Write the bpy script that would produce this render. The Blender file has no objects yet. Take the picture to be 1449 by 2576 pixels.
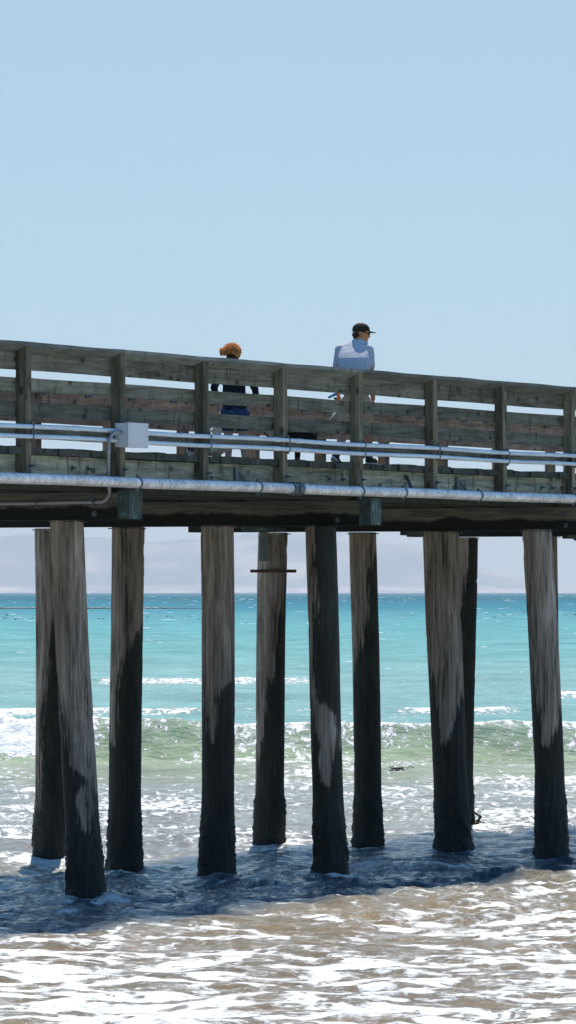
import bpy, bmesh, math, random
import numpy as np
from mathutils import Vector, Matrix, Quaternion
from mathutils import noise as mn

# ------------------------------------------------------------------ scale and axes
# world: +Y away from the camera along the beach view, +X right, z = 0 mean water level
H = 3.586                      # eye height above the water
F = 14700.0 / 1449.0           # focal length in picture widths
FD = 14700.0
PHI = math.atan(14700.0 / 6976.0)   # the pier runs off to the right at this angle
CP, SP = math.cos(PHI), math.sin(PHI)
OX, OY = -3.173, 64.42         # a point on the outer face of the near railing posts
ZC = 6.37                      # top of the railing
ZD = ZC - 1.15                 # deck level
W = 0.13                       # post size
SF = 5.0                       # inner face of the far railing
sc = bpy.context.scene

# ------------------------------------------------------------------ camera
cam_d = bpy.data.cameras.new("camera")
cam = bpy.data.objects.new("camera", cam_d)
sc.collection.objects.link(cam)
cam.location = (0, 0, H)
cam.rotation_euler = (math.radians(90) + math.atan(202.0 / FD), 0, 0)
cam_d.sensor_fit = 'HORIZONTAL'
cam_d.sensor_width = 36.0
cam_d.lens = 36.0 * F
cam_d.clip_start = 0.5
cam_d.clip_end = 200000.0
sc.camera = cam

# ------------------------------------------------------------------ sun, sky, exposure
SUN = Vector((0.60 * CP - 0.25 * SP, 0.60 * SP + 0.25 * CP, 1.0)).normalized()
sun_el = math.asin(SUN.z)
sun_az = math.atan2(SUN.x, SUN.y)
sd = bpy.data.lights.new("sun", 'SUN')
sd.energy = 4.6
sd.angle = math.radians(0.5)
sd.color = (1.0, 0.955, 0.89)
so = bpy.data.objects.new("sun", sd)
sc.collection.objects.link(so)
so.rotation_euler = SUN.to_track_quat('Z', 'Y').to_euler()
so.location = (0, 0, 60)

world = bpy.data.worlds.new("World")
sc.world = world
world.use_nodes = True
wn = world.node_tree
for n in list(wn.nodes):
    wn.nodes.remove(n)
wo = wn.nodes.new("ShaderNodeOutputWorld")
bg = wn.nodes.new("ShaderNodeBackground")
sky = wn.nodes.new("ShaderNodeTexSky")
sky.sky_type = 'NISHITA'
sky.sun_disc = False
sky.sun_elevation = sun_el
sky.sun_rotation = sun_az
sky.altitude = 0
sky.air_density = 1.0
sky.dust_density = 0.6
sky.ozone_density = 1.6
tc = wn.nodes.new("ShaderNodeTexCoord")
mp = wn.nodes.new("ShaderNodeMapping")
mp.inputs["Location"].default_value = (0, 0, 0.16)
mp.inputs["Scale"].default_value = (1, 1, 1.6)
wn.links.new(tc.outputs["Generated"], mp.inputs["Vector"])
wn.links.new(mp.outputs[0], sky.inputs[0])
hs = wn.nodes.new("ShaderNodeHueSaturation")
hs.inputs["Saturation"].default_value = 1.0
wn.links.new(sky.outputs[0], hs.inputs["Color"])
tint = wn.nodes.new("ShaderNodeMix"); tint.data_type = 'RGBA'; tint.blend_type = 'MULTIPLY'
tint.inputs[0].default_value = 1.0
tint.inputs[7].default_value = (0.90, 1.0, 0.87, 1)
sepw = wn.nodes.new("ShaderNodeSeparateXYZ"); wn.links.new(tc.outputs["Generated"], sepw.inputs[0])
rw = wn.nodes.new("ShaderNodeMapRange"); wn.links.new(sepw.outputs[2], rw.inputs[0])
rw.inputs[1].default_value = 0.11; rw.inputs[2].default_value = 0.34
tm = wn.nodes.new("ShaderNodeMix"); tm.data_type = 'RGBA'
tm.inputs[6].default_value = (0.90, 0.99, 0.84, 1); tm.inputs[7].default_value = (0.50, 1.08, 1.42, 1)  # upper sky pushed bluer, added as fill and for blue reflections
wn.links.new(rw.outputs[0], tm.inputs[0]); wn.links.new(tm.outputs[2], tint.inputs[7])
wn.links.new(hs.outputs[0], tint.inputs[6])
wn.links.new(tint.outputs[2], bg.inputs[0])
bg.inputs[1].default_value = 0.10
wn.links.new(bg.outputs[0], wo.inputs[0])

sc.view_settings.view_transform = 'Standard'
sc.view_settings.look = 'None'
sc.view_settings.exposure = 0.42
sc.view_settings.gamma = 1.0
sc.render.engine = 'CYCLES'
sc.cycles.use_denoising = True
sc.cycles.max_bounces = 5
sc.cycles.diffuse_bounces = 3
sc.cycles.glossy_bounces = 3
sc.cycles.transmission_bounces = 2
sc.cycles.volume_bounces = 0
sc.cycles.sample_clamp_indirect = 4.0
sc.cycles.caustics_reflective = False
sc.cycles.caustics_refractive = False

HAZE = 4.1e-5

# ------------------------------------------------------------------ maths helpers
def t_at(x, s):
    """distance along the pier of the point at s across it that shows in picture column x"""
    m = (x - 724.0) / FD
    bx, by = OX - s * SP, OY + s * CP
    return (bx - m * by) / (m * SP - CP)

def to_local(X, Y):
    dx, dy = X - OX, Y - OY
    return dx * CP + dy * SP, -dx * SP + dy * CP

def to_world(t, s, z):
    return Vector((OX + t * CP - s * SP, OY + t * SP + s * CP, z))

def hash2(ix, iy, seed):
    h = (ix.astype(np.int64) * 374761393 + iy.astype(np.int64) * 668265263 + seed * 974711) & 0xffffffff
    h = ((h ^ (h >> 13)) * 1274126177) & 0xffffffff
    h = h ^ (h >> 16)
    return (h & 0xffffff) / float(0xffffff)

def vnoise(x, y, seed=0):
    ix = np.floor(x); iy = np.floor(y)
    fx = x - ix; fy = y - iy
    fx = fx * fx * fx * (fx * (fx * 6 - 15) + 10); fy = fy * fy * fy * (fy * (fy * 6 - 15) + 10)
    a = hash2(ix, iy, seed); b = hash2(ix + 1, iy, seed)
    c = hash2(ix, iy + 1, seed); d = hash2(ix + 1, iy + 1, seed)
    return (a * (1 - fx) + b * fx) * (1 - fy) + (c * (1 - fx) + d * fx) * fy - 0.5

def fbm(x, y, octs=4, seed=0, gain=0.5):
    r = 0; a = 1.0
    for o in range(octs):
        r = r + a * vnoise(x * 2 ** o + 13.7 * o, y * 2 ** o - 7.1 * o, seed + o)
        a *= gain
    return r

def sstep(a, b, x):
    t = np.clip((x - a) / (b - a), 0, 1)
    return t * t * (3 - 2 * t)

# ------------------------------------------------------------------ object helpers
def link(o, parent=None):
    sc.collection.objects.link(o)
    if parent is not None:
        o.parent = parent
    return o

def tag(o, label=None, cat=None, group=None, kind=None):
    if label: o["label"] = label
    if cat: o["category"] = cat
    if group: o["group"] = group
    if kind: o["kind"] = kind
    return o

def empty(name, loc=(0, 0, 0), rz=0.0):
    o = bpy.data.objects.new(name, None)
    o.empty_display_size = 0.2
    o.location = loc
    o.rotation_euler = (0, 0, rz)
    return link(o)

def mesh_obj(name, bm, mat, parent=None, smooth=False, bevel=0.0):
    if bevel > 0:
        bmesh.ops.bevel(bm, geom=[e for e in bm.edges], offset=bevel, segments=1, affect='EDGES', clamp_overlap=True)
    me = bpy.data.meshes.new(name)
    bmesh.ops.recalc_face_normals(bm, faces=bm.faces)
    bm.to_mesh(me); bm.free()
    if smooth:
        me.polygons.foreach_set("use_smooth", [True] * len(me.polygons))
    for m in (mat if isinstance(mat, (list, tuple)) else [mat]):
        me.materials.append(m)
    return link(bpy.data.objects.new(name, me), parent)

def np_mesh(name, V, Fc, mat, parent=None, smooth=True, attrs=None):
    me = bpy.data.meshes.new(name)
    V = np.asarray(V, dtype=np.float32); Fc = np.asarray(Fc, dtype=np.int32)
    me.vertices.add(len(V)); me.vertices.foreach_set("co", V.ravel())
    n = Fc.shape[1]
    me.loops.add(Fc.size); me.loops.foreach_set("vertex_index", Fc.ravel())
    me.polygons.add(len(Fc))
    me.polygons.foreach_set("loop_start", np.arange(0, Fc.size, n, dtype=np.int32))
    me.polygons.foreach_set("loop_total", np.full(len(Fc), n, dtype=np.int32))
    me.polygons.foreach_set("use_smooth", np.full(len(Fc), smooth))
    me.update(calc_edges=True)
    me.validate()
    for k, a in (attrs or {}).items():
        a = np.asarray(a, dtype=np.float32)
        if a.ndim == 2:
            at = me.attributes.new(k, 'FLOAT_COLOR', 'POINT')
            at.data.foreach_set("color", np.concatenate([a, np.ones((len(a), 1), np.float32)], 1).ravel())
        else:
            at = me.attributes.new(k, 'FLOAT', 'POINT')
            at.data.foreach_set("value", a)
    me.materials.append(mat)
    return link(bpy.data.objects.new(name, me), parent)

def grid_faces(nr, nc, wrap=False):
    r = np.arange(nr - 1)[:, None]; c = np.arange(nc if wrap else nc - 1)[None, :]
    c2 = (c + 1) % nc
    a = r * nc + c; b = r * nc + c2; d = (r + 1) * nc + c; e = (r + 1) * nc + c2
    return np.stack([a, b, e, d], -1).reshape(-1, 4)

def add_box(bm, x0, x1, y0, y1, z0, z1):
    vs = [bm.verts.new(p) for p in ((x0, y0, z0), (x1, y0, z0), (x1, y1, z0), (x0, y1, z0),
                                    (x0, y0, z1), (x1, y0, z1), (x1, y1, z1), (x0, y1, z1))]
    for f in ((3, 2, 1, 0), (4, 5, 6, 7), (0, 1, 5, 4), (1, 2, 6, 5), (2, 3, 7, 6), (3, 0, 4, 7)):
        bm.faces.new([vs[i] for i in f])
    return vs

def add_lathe(bm, p0, p1, prof, seg=16, flat=1.0, fdir=None):
    """prof: list of (distance along p0>p1 as a fraction or beyond, radius)"""
    p0 = Vector(p0); p1 = Vector(p1)
    ax = (p1 - p0); L = ax.length
    ax = ax.normalized() if L > 1e-9 else Vector((0, 0, 1))
    ref = Vector(fdir) if fdir is not None else (Vector((0, 0, 1)) if abs(ax.z) < 0.9 else Vector((1, 0, 0)))
    u = (ref - ax * ref.dot(ax)).normalized(); v = ax.cross(u)
    rings = []
    for d, r in prof:
        c = p0 + ax * d
        if r < 1e-6:
            rings.append([bm.verts.new(c)])
        else:
            rings.append([bm.verts.new(c + u * (r * flat * math.cos(2 * math.pi * k / seg)) + v * (r * math.sin(2 * math.pi * k / seg))) for k in range(seg)])
    for a, b in zip(rings, rings[1:]):
        for k in range(seg):
            k2 = (k + 1) % seg
            if len(a) == 1 and len(b) == 1: continue
            if len(a) == 1: bm.faces.new((a[0], b[k], b[k2]))
            elif len(b) == 1: bm.faces.new((a[k], b[0], a[k2]))
            else: bm.faces.new((a[k], b[k], b[k2], a[k2]))
    if len(rings[0]) > 1: bm.faces.new(list(reversed(rings[0])))
    if len(rings[-1]) > 1: bm.faces.new(rings[-1])

def add_cyl(bm, p0, p1, r0, r1=None, seg=16):
    L = (Vector(p1) - Vector(p0)).length
    add_lathe(bm, p0, p1, [(0, r0), (L, r0 if r1 is None else r1)], seg)

def add_capsule(bm, p0, p1, r0, r1, seg=18, flat=1.0, fdir=None):
    L = (Vector(p1) - Vector(p0)).length
    prof = []
    for a in (90, 70, 50, 30, 10):
        prof.append((-r0 * math.sin(math.radians(a)), r0 * math.cos(math.radians(a)) if a < 90 else 0))
    for a in (10, 30, 50, 70, 90):
        prof.append((L + r1 * math.sin(math.radians(a)), r1 * math.cos(math.radians(a)) if a < 90 else 0))
    add_lathe(bm, p0, p1, prof, seg, flat, fdir)

def add_ellipsoid(bm, c, rx, ry, rz, rot=None, seg=20):
    M_ = Matrix.Translation(Vector(c)) @ (rot.to_4x4() if rot is not None else Matrix.Identity(4)) @ Matrix.Diagonal((rx, ry, rz, 1))
    nv = max(4, seg // 2)
    rings = []
    for i in range(nv + 1):
        a = math.pi * i / nv
        if i in (0, nv): rings.append([bm.verts.new(M_ @ Vector((0, 0, math.cos(a))))])
        else: rings.append([bm.verts.new(M_ @ Vector((math.sin(a) * math.cos(2 * math.pi * k / seg), math.sin(a) * math.sin(2 * math.pi * k / seg), math.cos(a)))) for k in range(seg)])
    for a, b in zip(rings, rings[1:]):
        for k in range(seg):
            k2 = (k + 1) % seg
            if len(a) == 1: bm.faces.new((a[0], b[k], b[k2]))
            elif len(b) == 1: bm.faces.new((a[k], b[0], a[k2]))
            else: bm.faces.new((a[k], b[k], b[k2], a[k2]))

def add_tube(bm, pts, r, seg=10, caps=True):
    pts = [Vector(p) for p in pts]
    rs = r if isinstance(r, (list, tuple)) else [r] * len(pts)
    rings = []
    u = None
    for i, p in enumerate(pts):
        d = (pts[min(i + 1, len(pts) - 1)] - pts[max(i - 1, 0)]).normalized()
        if u is None:
            ref = Vector((0, 0, 1)) if abs(d.z) < 0.9 else Vector((1, 0, 0))
            u = (ref - d * ref.dot(d)).normalized()
        else:
            u = (u - d * u.dot(d)).normalized()
        v = d.cross(u)
        rings.append([bm.verts.new(p + (u * math.cos(2 * math.pi * k / seg) + v * math.sin(2 * math.pi * k / seg)) * rs[i]) for k in range(seg)])
    for a, b in zip(rings, rings[1:]):
        for k in range(seg):
            bm.faces.new((a[k], b[k], b[(k + 1) % seg], a[(k + 1) % seg]))
    if caps:
        bm.faces.new(list(reversed(rings[0]))); bm.faces.new(rings[-1])

tmp_scene = bpy.data.scenes.new("workbench")
def blob(name, bm, mat, parent, voxel=0.012, smooth=6, noise_amp=0.0, noise_scale=8.0, attr=None):
    """closed shapes in bm fused into ONE continuous surface"""
    me = bpy.data.meshes.new(name + "_raw")
    bmesh.ops.recalc_face_normals(bm, faces=bm.faces)
    bm.to_mesh(me); bm.free()
    o = bpy.data.objects.new(name + "_raw", me)
    tmp_scene.collection.objects.link(o)
    m = o.modifiers.new("r", 'REMESH'); m.mode = 'VOXEL'; m.voxel_size = voxel
    if smooth:
        s = o.modifiers.new("s", 'SMOOTH'); s.factor = 0.5; s.iterations = smooth
    with bpy.context.temp_override(scene=tmp_scene, view_layer=tmp_scene.view_layers[0]):
        dg = bpy.context.evaluated_depsgraph_get()
        dg.update()
        nm = bpy.data.meshes.new_from_object(o.evaluated_get(dg))
    bpy.data.objects.remove(o)
    nm.name = name
    if noise_amp > 0:
        for v in nm.vertices:
            v.co += v.normal * (noise_amp * mn.fractal(v.co * noise_scale, 1.0, 2.0, 3))
    nm.polygons.foreach_set("use_smooth", [True] * len(nm.polygons))
    nm.materials.clear(); nm.materials.append(mat)
    return link(bpy.data.objects.new(name, nm), parent)

# ------------------------------------------------------------------ material helpers
class NT:
    def __init__(self, name):
        self.m = bpy.data.materials.new(name)
        self.m.use_nodes = True
        self.t = self.m.node_tree
        self.b = self.t.nodes["Principled BSDF"]
    def n(self, kind, **kw):
        nd = self.t.nodes.new("ShaderNode" + kind)
        for k, v in kw.items():
            if k.startswith("i_"):
                nd.inputs[k[2:].replace("_", " ")].default_value = v
            else:
                setattr(nd, k, v)
        return nd
    def l(self, a, b): self.t.links.new(a, b)
    def coord(self, scale=(1, 1, 1), which="Object"):
        c = self.n("TexCoord"); m = self.n("Mapping")
        m.inputs["Scale"].default_value = scale
        self.l(c.outputs[which], m.inputs["Vector"])
        return m.outputs[0]
    def noise(self, vec, scale, detail=4, rough=0.55, dist=0.0):
        x = self.n("TexNoise"); self.l(vec, x.inputs["Vector"])
        x.inputs["Scale"].default_value = scale; x.inputs["Detail"].default_value = detail
        x.inputs["Roughness"].default_value = rough; x.inputs["Distortion"].default_value = dist
        return x.outputs["Fac"]
    def ramp(self, fac, stops):
        r = self.n("ValToRGB")
        while len(r.color_ramp.elements) < len(stops): r.color_ramp.elements.new(0.5)
        for e, (p, c) in zip(r.color_ramp.elements, stops):
            e.position = p
            e.color = (c, c, c, 1) if isinstance(c, (int, float)) else (*c, 1)
        self.l(fac, r.inputs[0]); return r.outputs[0]
    def mix(self, fac, a, b, mode='MIX'):
        x = self.n("Mix", data_type='RGBA', blend_type=mode)
        for s, v in ((0, fac), (6, a), (7, b)):
            if hasattr(v, "links"): self.l(v, x.inputs[s])
            elif isinstance(v, (int, float)): x.inputs[s].default_value = v
            else: x.inputs[s].default_value = (*v, 1)
        return x.outputs[2]
    def math(self, op, a, b=None, clamp=False):
        x = self.n("Math", operation=op, use_clamp=clamp)
        for i, v in ((0, a), (1, b)):
            if v is None: continue
            if hasattr(v, "links"): self.l(v, x.inputs[i])
            else: x.inputs[i].default_value = v
        return x.outputs[0]
    def bump(self, h, strength=0.4, dist=0.01):
        x = self.n("Bump"); self.l(h, x.inputs["Height"])
        x.inputs["Strength"].default_value = strength; x.inputs["Distance"].default_value = dist
        self.l(x.outputs[0], self.b.inputs["Normal"]); return x
    def attr(self, name):
        x = self.n("Attribute", attribute_name=name); return x

def wood(name, c_dark, c_light, axis='x', knots=True, stain=0.0, rough=0.8):
    T = NT(name)
    sc_ = {'x': (0.35, 5, 5), 'y': (5, 0.35, 5), 'z': (5, 5, 0.35)}[axis]
    info = T.n("ObjectInfo")
    tcn = T.n("TexCoord")
    add = T.n("VectorMath", operation='ADD')
    comb = T.n("CombineXYZ")
    r100 = T.math('MULTIPLY', info.outputs["Random"], 37.0)
    T.l(r100, comb.inputs[0]); T.l(r100, comb.inputs[1]); T.l(r100, comb.inputs[2])
    T.l(tcn.outputs["Object"], add.inputs[0]); T.l(comb.outputs[0], add.inputs[1])
    mpn = T.n("Mapping"); mpn.inputs["Scale"].default_value = sc_
    T.l(add.outputs[0], mpn.inputs["Vector"])
    v = mpn.outputs[0]
    g = T.noise(v, 5.5, 6, 0.7, 0.6)
    g2 = T.noise(v, 1.3, 3, 0.5, 1.5)
    f = T.math('ADD', T.math('MULTIPLY', g, 0.6), T.math('MULTIPLY', g2, 0.5))
    col = T.ramp(f, [(0.40, c_dark), (0.66, c_light)])
    mid = T.noise(add.outputs[0], 2.2, 3, 0.6)
    col = T.mix(0.55, col, T.ramp(mid, [(0.3, 0.45), (0.7, 1.15)]), 'MULTIPLY')
    if knots:
        m2 = T.n("Mapping"); T.l(add.outputs[0], m2.inputs["Vector"])
        m2.inputs["Scale"].default_value = {'x': (0.55, 1, 1), 'y': (1, 0.55, 1), 'z': (1, 1, 0.55)}[axis]
        vo = T.n("TexVoronoi"); T.l(m2.outputs[0], vo.inputs["Vector"]); vo.inputs["Scale"].default_value = 5.0
        k = T.ramp(vo.outputs["Distance"], [(0.11, 1.0), (0.21, 0.0)])
        col = T.mix(T.math('MULTIPLY', k, 0.8), col, tuple(x * 0.3 for x in c_dark))
    m3 = T.n("Mapping"); T.l(add.outputs[0], m3.inputs["Vector"])
    m3.inputs["Scale"].default_value = {'x': (3.2, 3.2, 0.9), 'y': (3.2, 1, 1), 'z': (3, 3, 0.7)}[axis]
    dr = T.noise(m3.outputs[0], 2.2, 5, 0.65, 0.3)
    col = T.mix(T.math('MULTIPLY', T.ramp(dr, [(0.56, 0.0), (0.66, 1.0)]), 0.65), col, tuple(x * 0.35 for x in c_dark))
    rv = T.n("HueSaturation")
    T.l(col, rv.inputs["Color"])
    T.l(T.math('ADD', T.math('MULTIPLY', info.outputs["Random"], 0.5), 0.75), rv.inputs["Value"])
    T.l(rv.outputs[0], T.b.inputs["Base Color"])
    T.b.inputs["Roughness"].default_value = rough
    T.b.inputs["Specular IOR Level"].default_value = 0.25
    T.bump(g, 0.5, 0.006)
    return T.m

M = {}
M['board'] = wood("weathered_board", (0.070, 0.074, 0.054), (0.245, 0.250, 0.190), 'x')
M['post'] = wood("weathered_post", (0.075, 0.073, 0.050), (0.27, 0.25, 0.175), 'z')
M['cap'] = wood("rail_cap", (0.12, 0.145, 0.135), (0.23, 0.265, 0.25), 'x', knots=False)
M['fascia'] = wood("fascia_wood", (0.12, 0.145, 0.11), (0.52, 0.53, 0.40), 'x')
M['new'] = wood("reddish_board", (0.34, 0.165, 0.085), (0.74, 0.42, 0.26), 'x')
M['newpost'] = wood("reddish_post", (0.16, 0.11, 0.075), (0.38, 0.28, 0.19), 'z')
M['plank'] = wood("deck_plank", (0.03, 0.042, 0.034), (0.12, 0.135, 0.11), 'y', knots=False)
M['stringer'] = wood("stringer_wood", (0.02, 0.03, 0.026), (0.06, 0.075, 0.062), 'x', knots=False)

def cap_timber():
    T = NT("creosote_timber")
    v = T.coord((5, 0.3, 5))
    g = T.noise(v, 5, 6, 0.65, 0.5)
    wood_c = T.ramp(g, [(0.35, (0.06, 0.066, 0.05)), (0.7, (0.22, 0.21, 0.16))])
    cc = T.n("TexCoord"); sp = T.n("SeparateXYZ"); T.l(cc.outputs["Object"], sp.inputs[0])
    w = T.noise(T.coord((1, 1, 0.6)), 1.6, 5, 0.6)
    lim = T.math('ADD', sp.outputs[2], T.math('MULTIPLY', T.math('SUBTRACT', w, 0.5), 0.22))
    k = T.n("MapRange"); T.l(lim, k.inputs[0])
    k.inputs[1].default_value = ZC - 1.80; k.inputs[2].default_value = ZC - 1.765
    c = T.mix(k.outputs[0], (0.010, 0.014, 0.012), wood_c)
    T.l(c, T.b.inputs["Base Color"]); T.b.inputs["Roughness"].default_value = 0.75
    T.b.inputs["Specular IOR Level"].default_value = 0.2
    T.bump(g, 0.5, 0.006)
    return T.m
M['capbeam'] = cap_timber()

def pile_mat():
    T = NT("pile_timber")
    info = T.n("ObjectInfo"); tcn = T.n("TexCoord")
    comb = T.n("CombineXYZ"); r = T.math('MULTIPLY', info.outputs["Random"], 53.0)
    for i in range(3): T.l(r, comb.inputs[i])
    add = T.n("VectorMath", operation='ADD'); T.l(tcn.outputs["Object"], add.inputs[0]); T.l(comb.outputs[0], add.inputs[1])
    def mp_(s):
        m = T.n("Mapping"); m.inputs["Scale"].default_value = s; T.l(add.outputs[0], m.inputs["Vector"]); return m.outputs[0]
    st = T.noise(mp_((6, 6, 0.28)), 5.0, 7, 0.7, 0.4)       # long grain streaks
    st2 = T.noise(mp_((2.2, 2.2, 0.22)), 3.0, 4, 0.6, 0.8)
    f = T.math('ADD', T.math('MULTIPLY', st, 0.55), T.math('MULTIPLY', st2, 0.5))
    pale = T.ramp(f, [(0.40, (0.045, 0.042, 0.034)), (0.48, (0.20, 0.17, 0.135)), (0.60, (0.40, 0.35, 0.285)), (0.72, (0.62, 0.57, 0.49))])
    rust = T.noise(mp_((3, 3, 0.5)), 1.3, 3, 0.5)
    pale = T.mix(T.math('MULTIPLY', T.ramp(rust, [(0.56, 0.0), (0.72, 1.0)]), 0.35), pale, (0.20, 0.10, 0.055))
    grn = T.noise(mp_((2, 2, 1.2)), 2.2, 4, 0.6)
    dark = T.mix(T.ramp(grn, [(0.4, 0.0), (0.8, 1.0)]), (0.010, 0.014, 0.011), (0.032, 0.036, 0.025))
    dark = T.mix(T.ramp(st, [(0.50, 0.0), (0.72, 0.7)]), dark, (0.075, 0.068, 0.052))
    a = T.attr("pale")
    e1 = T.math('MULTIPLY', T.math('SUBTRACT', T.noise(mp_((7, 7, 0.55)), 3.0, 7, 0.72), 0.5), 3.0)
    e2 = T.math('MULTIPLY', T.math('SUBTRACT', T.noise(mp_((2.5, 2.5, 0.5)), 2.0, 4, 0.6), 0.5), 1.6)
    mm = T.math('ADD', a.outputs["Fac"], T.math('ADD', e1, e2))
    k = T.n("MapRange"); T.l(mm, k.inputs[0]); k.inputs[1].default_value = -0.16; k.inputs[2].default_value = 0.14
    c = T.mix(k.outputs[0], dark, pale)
    T.l(c, T.b.inputs["Base Color"])
    T.l(T.math('ADD', T.math('MULTIPLY', k.outputs[0], 0.25), 0.6), T.b.inputs["Roughness"])
    T.b.inputs["Specular IOR Level"].default_value = 0.3
    T.bump(st, 0.7, 0.012)
    return T.m
M['pile'] = pile_mat()

def metal(name, base, rough=0.45, metallic=0.6, nscale=20, contrast=0.35, axis=(1, 1, 1)):
    T = NT(name)
    v = T.coord(axis)
    a = T.noise(v, nscale, 6, 0.7)
    b = T.noise(v, nscale * 0.2, 4, 0.6)
    f = T.math('ADD', T.math('MULTIPLY', a, 0.6), T.math('MULTIPLY', b, 0.4))
    c = T.ramp(f, [(0.35, tuple(x * (1 - contrast) for x in base)), (0.62, tuple(min(1, x * (1 + contrast * 0.5)) for x in base))])
    T.l(c, T.b.inputs["Base Color"])
    T.b.inputs["Roughness"].default_value = rough
    T.b.inputs["Metallic"].default_value = metallic
    T.bump(a, 0.12, 0.003)
    return T.m
M['galv'] = metal("galvanised_steel", (0.86, 0.93, 0.95), 0.40, 0.2, 22, 0.62)
M['conduit'] = metal("conduit_grey", (0.68, 0.80, 0.88), 0.5, 0.3, 12, 0.25, (0.6, 3, 3))
M['clamp'] = metal("clamp_steel", (0.11, 0.15, 0.17), 0.5, 0.5, 30, 0.4)
M['box'] = metal("box_paint", (0.68, 0.73, 0.76), 0.6, 0.1, 60, 0.12)
M['pvc'] = metal("grey_plastic", (0.33, 0.34, 0.35), 0.5, 0.0, 10, 0.12)
M['rust'] = metal("rusty_iron", (0.10, 0.055, 0.035), 0.8, 0.2, 30, 0.6)
M['plate'] = metal("strap_plate", (0.16, 0.19, 0.19), 0.6, 0.3, 18, 0.3)
M['plaque'] = metal("plaque_metal", (0.10, 0.10, 0.105), 0.5, 0.3, 60, 0.4)
M['plaque_edge'] = metal("plaque_edge", (0.45, 0.38, 0.30), 0.4, 0.5, 40, 0.2)
def patina():
    T = NT("patina_plate")
    v = T.coord((1, 1, 0.45))
    a = T.noise(v, 6, 6, 0.65, 1.0)
    c = T.ramp(a, [(0.40, (0.025, 0.045, 0.045)), (0.55, (0.05, 0.085, 0.085)), (0.63, (0.11, 0.25, 0.24)), (0.74, (0.24, 0.42, 0.38))])
    T.l(c, T.b.inputs["Base Color"]); T.b.inputs["Roughness"].default_value = 0.75
    return T.m
M['patina'] = patina()

def fabric(name, c0, c1, scale=60, rough=0.9, axis=(1, 1, 1)):
    T = NT(name)
    a = T.noise(T.coord(axis), scale, 4, 0.7)
    c = T.ramp(a, [(0.38, c0), (0.62, c1)])
    T.l(c, T.b.inputs["Base Color"]); T.b.inputs["Roughness"].default_value = rough
    T.b.inputs["Specular IOR Level"].default_value = 0.15
    T.bump(T.noise(T.coord(), 14, 4, 0.6), 0.5, 0.012)
    return T.m
M['skin'] = fabric("skin", (0.50, 0.21, 0.10), (0.66, 0.31, 0.16), 12, 0.55)
M['skin_f'] = fabric("pink_skin", (0.50, 0.27, 0.20), (0.62, 0.36, 0.28), 12, 0.55)
M['shirt'] = fabric("heather_shirt", (0.36, 0.355, 0.39), (0.76, 0.74, 0.76), 80, 0.95, (0.7, 0.7, 1.8))
M['shorts'] = fabric("tan_shorts", (0.55, 0.35, 0.21), (0.74, 0.50, 0.33), 25)
M['hat'] = fabric("olive_cap", (0.018, 0.018, 0.013), (0.06, 0.055, 0.035), 22)
M['hair_brown'] = fabric("brown_hair", (0.03, 0.018, 0.01), (0.07, 0.04, 0.025), 80)
M['glasses'] = fabric("glasses", (0.02, 0.02, 0.02), (0.03, 0.03, 0.03), 10, 0.2)
M['shoe'] = fabric("dark_shoe", (0.03, 0.025, 0.025), (0.08, 0.06, 0.055), 30)
M['sole'] = fabric("white_sole", (0.6, 0.6, 0.58), (0.75, 0.75, 0.72), 30)
M['navy'] = fabric("navy_top", (0.008, 0.011, 0.016), (0.016, 0.020, 0.030), 40)
M['denim'] = fabric("denim_shorts", (0.02, 0.05, 0.11), (0.05, 0.10, 0.19), 60)
M['bluebag'] = fabric("blue_bag", (0.05, 0.22, 0.50), (0.12, 0.38, 0.70), 30)
M['hair_red'] = fabric("copper_hair", (0.62, 0.22, 0.05), (0.95, 0.46, 0.15), 30, 0.6)
_h = M['hair_red'].node_tree.nodes["Principled BSDF"]
_h.inputs["Subsurface Weight"].default_value = 0.3
_h.inputs["Subsurface Radius"].default_value = (0.05, 0.03, 0.012)
M['fur_black'] = fabric("black_fur", (0.006, 0.005, 0.005), (0.020, 0.016, 0.013), 60)
M['collar'] = fabric("yellow_collar", (0.45, 0.38, 0.12), (0.7, 0.62, 0.25), 40)
def cream():
    T = NT("cream_fur")
    a = T.noise(T.coord(), 5.0, 3, 0.5)
    b = T.noise(T.coord(), 60, 4, 0.7)
    c = T.mix(T.ramp(a, [(0.52, 0.0), (0.58, 1.0)]), T.ramp(b, [(0.35, (0.52, 0.42, 0.33)), (0.6, (0.80, 0.72, 0.62))]), (0.10, 0.06, 0.04))
    T.l(c, T.b.inputs["Base Color"]); T.b.inputs["Roughness"].default_value = 0.95
    T.bump(b, 0.8, 0.01)
    return T.m
M['fur_cream'] = cream()
M['kelp'] = fabric("kelp", (0.012, 0.012, 0.006), (0.05, 0.035, 0.015), 8, 0.4)
M['bird_dark'] = fabric("dark_feathers", (0.02, 0.02, 0.02), (0.05, 0.045, 0.04), 10)
M['bird_white'] = fabric("pale_feathers", (0.7, 0.7, 0.7), (0.85, 0.85, 0.85), 10)
M['foamcap'] = fabric("foam_crest", (0.8, 0.82, 0.82), (0.9, 0.9, 0.9), 4, 0.8)

# ------------------------------------------------------------------ water
def lerp_tab(x, tab):
    xs = [a for a, _ in tab]
    ys = np.array([b for _, b in tab], dtype=float)
    if ys.ndim == 1: return np.interp(x, xs, ys)
    return np.stack([np.interp(x, xs, ys[:, i]) for i in range(ys.shape[1])], -1)

def wave_line(X):
    return 128.0 + 2.2 * vnoise(X * 0.11 + 5.2, X * 0 + 1.5, 11) + 0.05 * X

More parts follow.
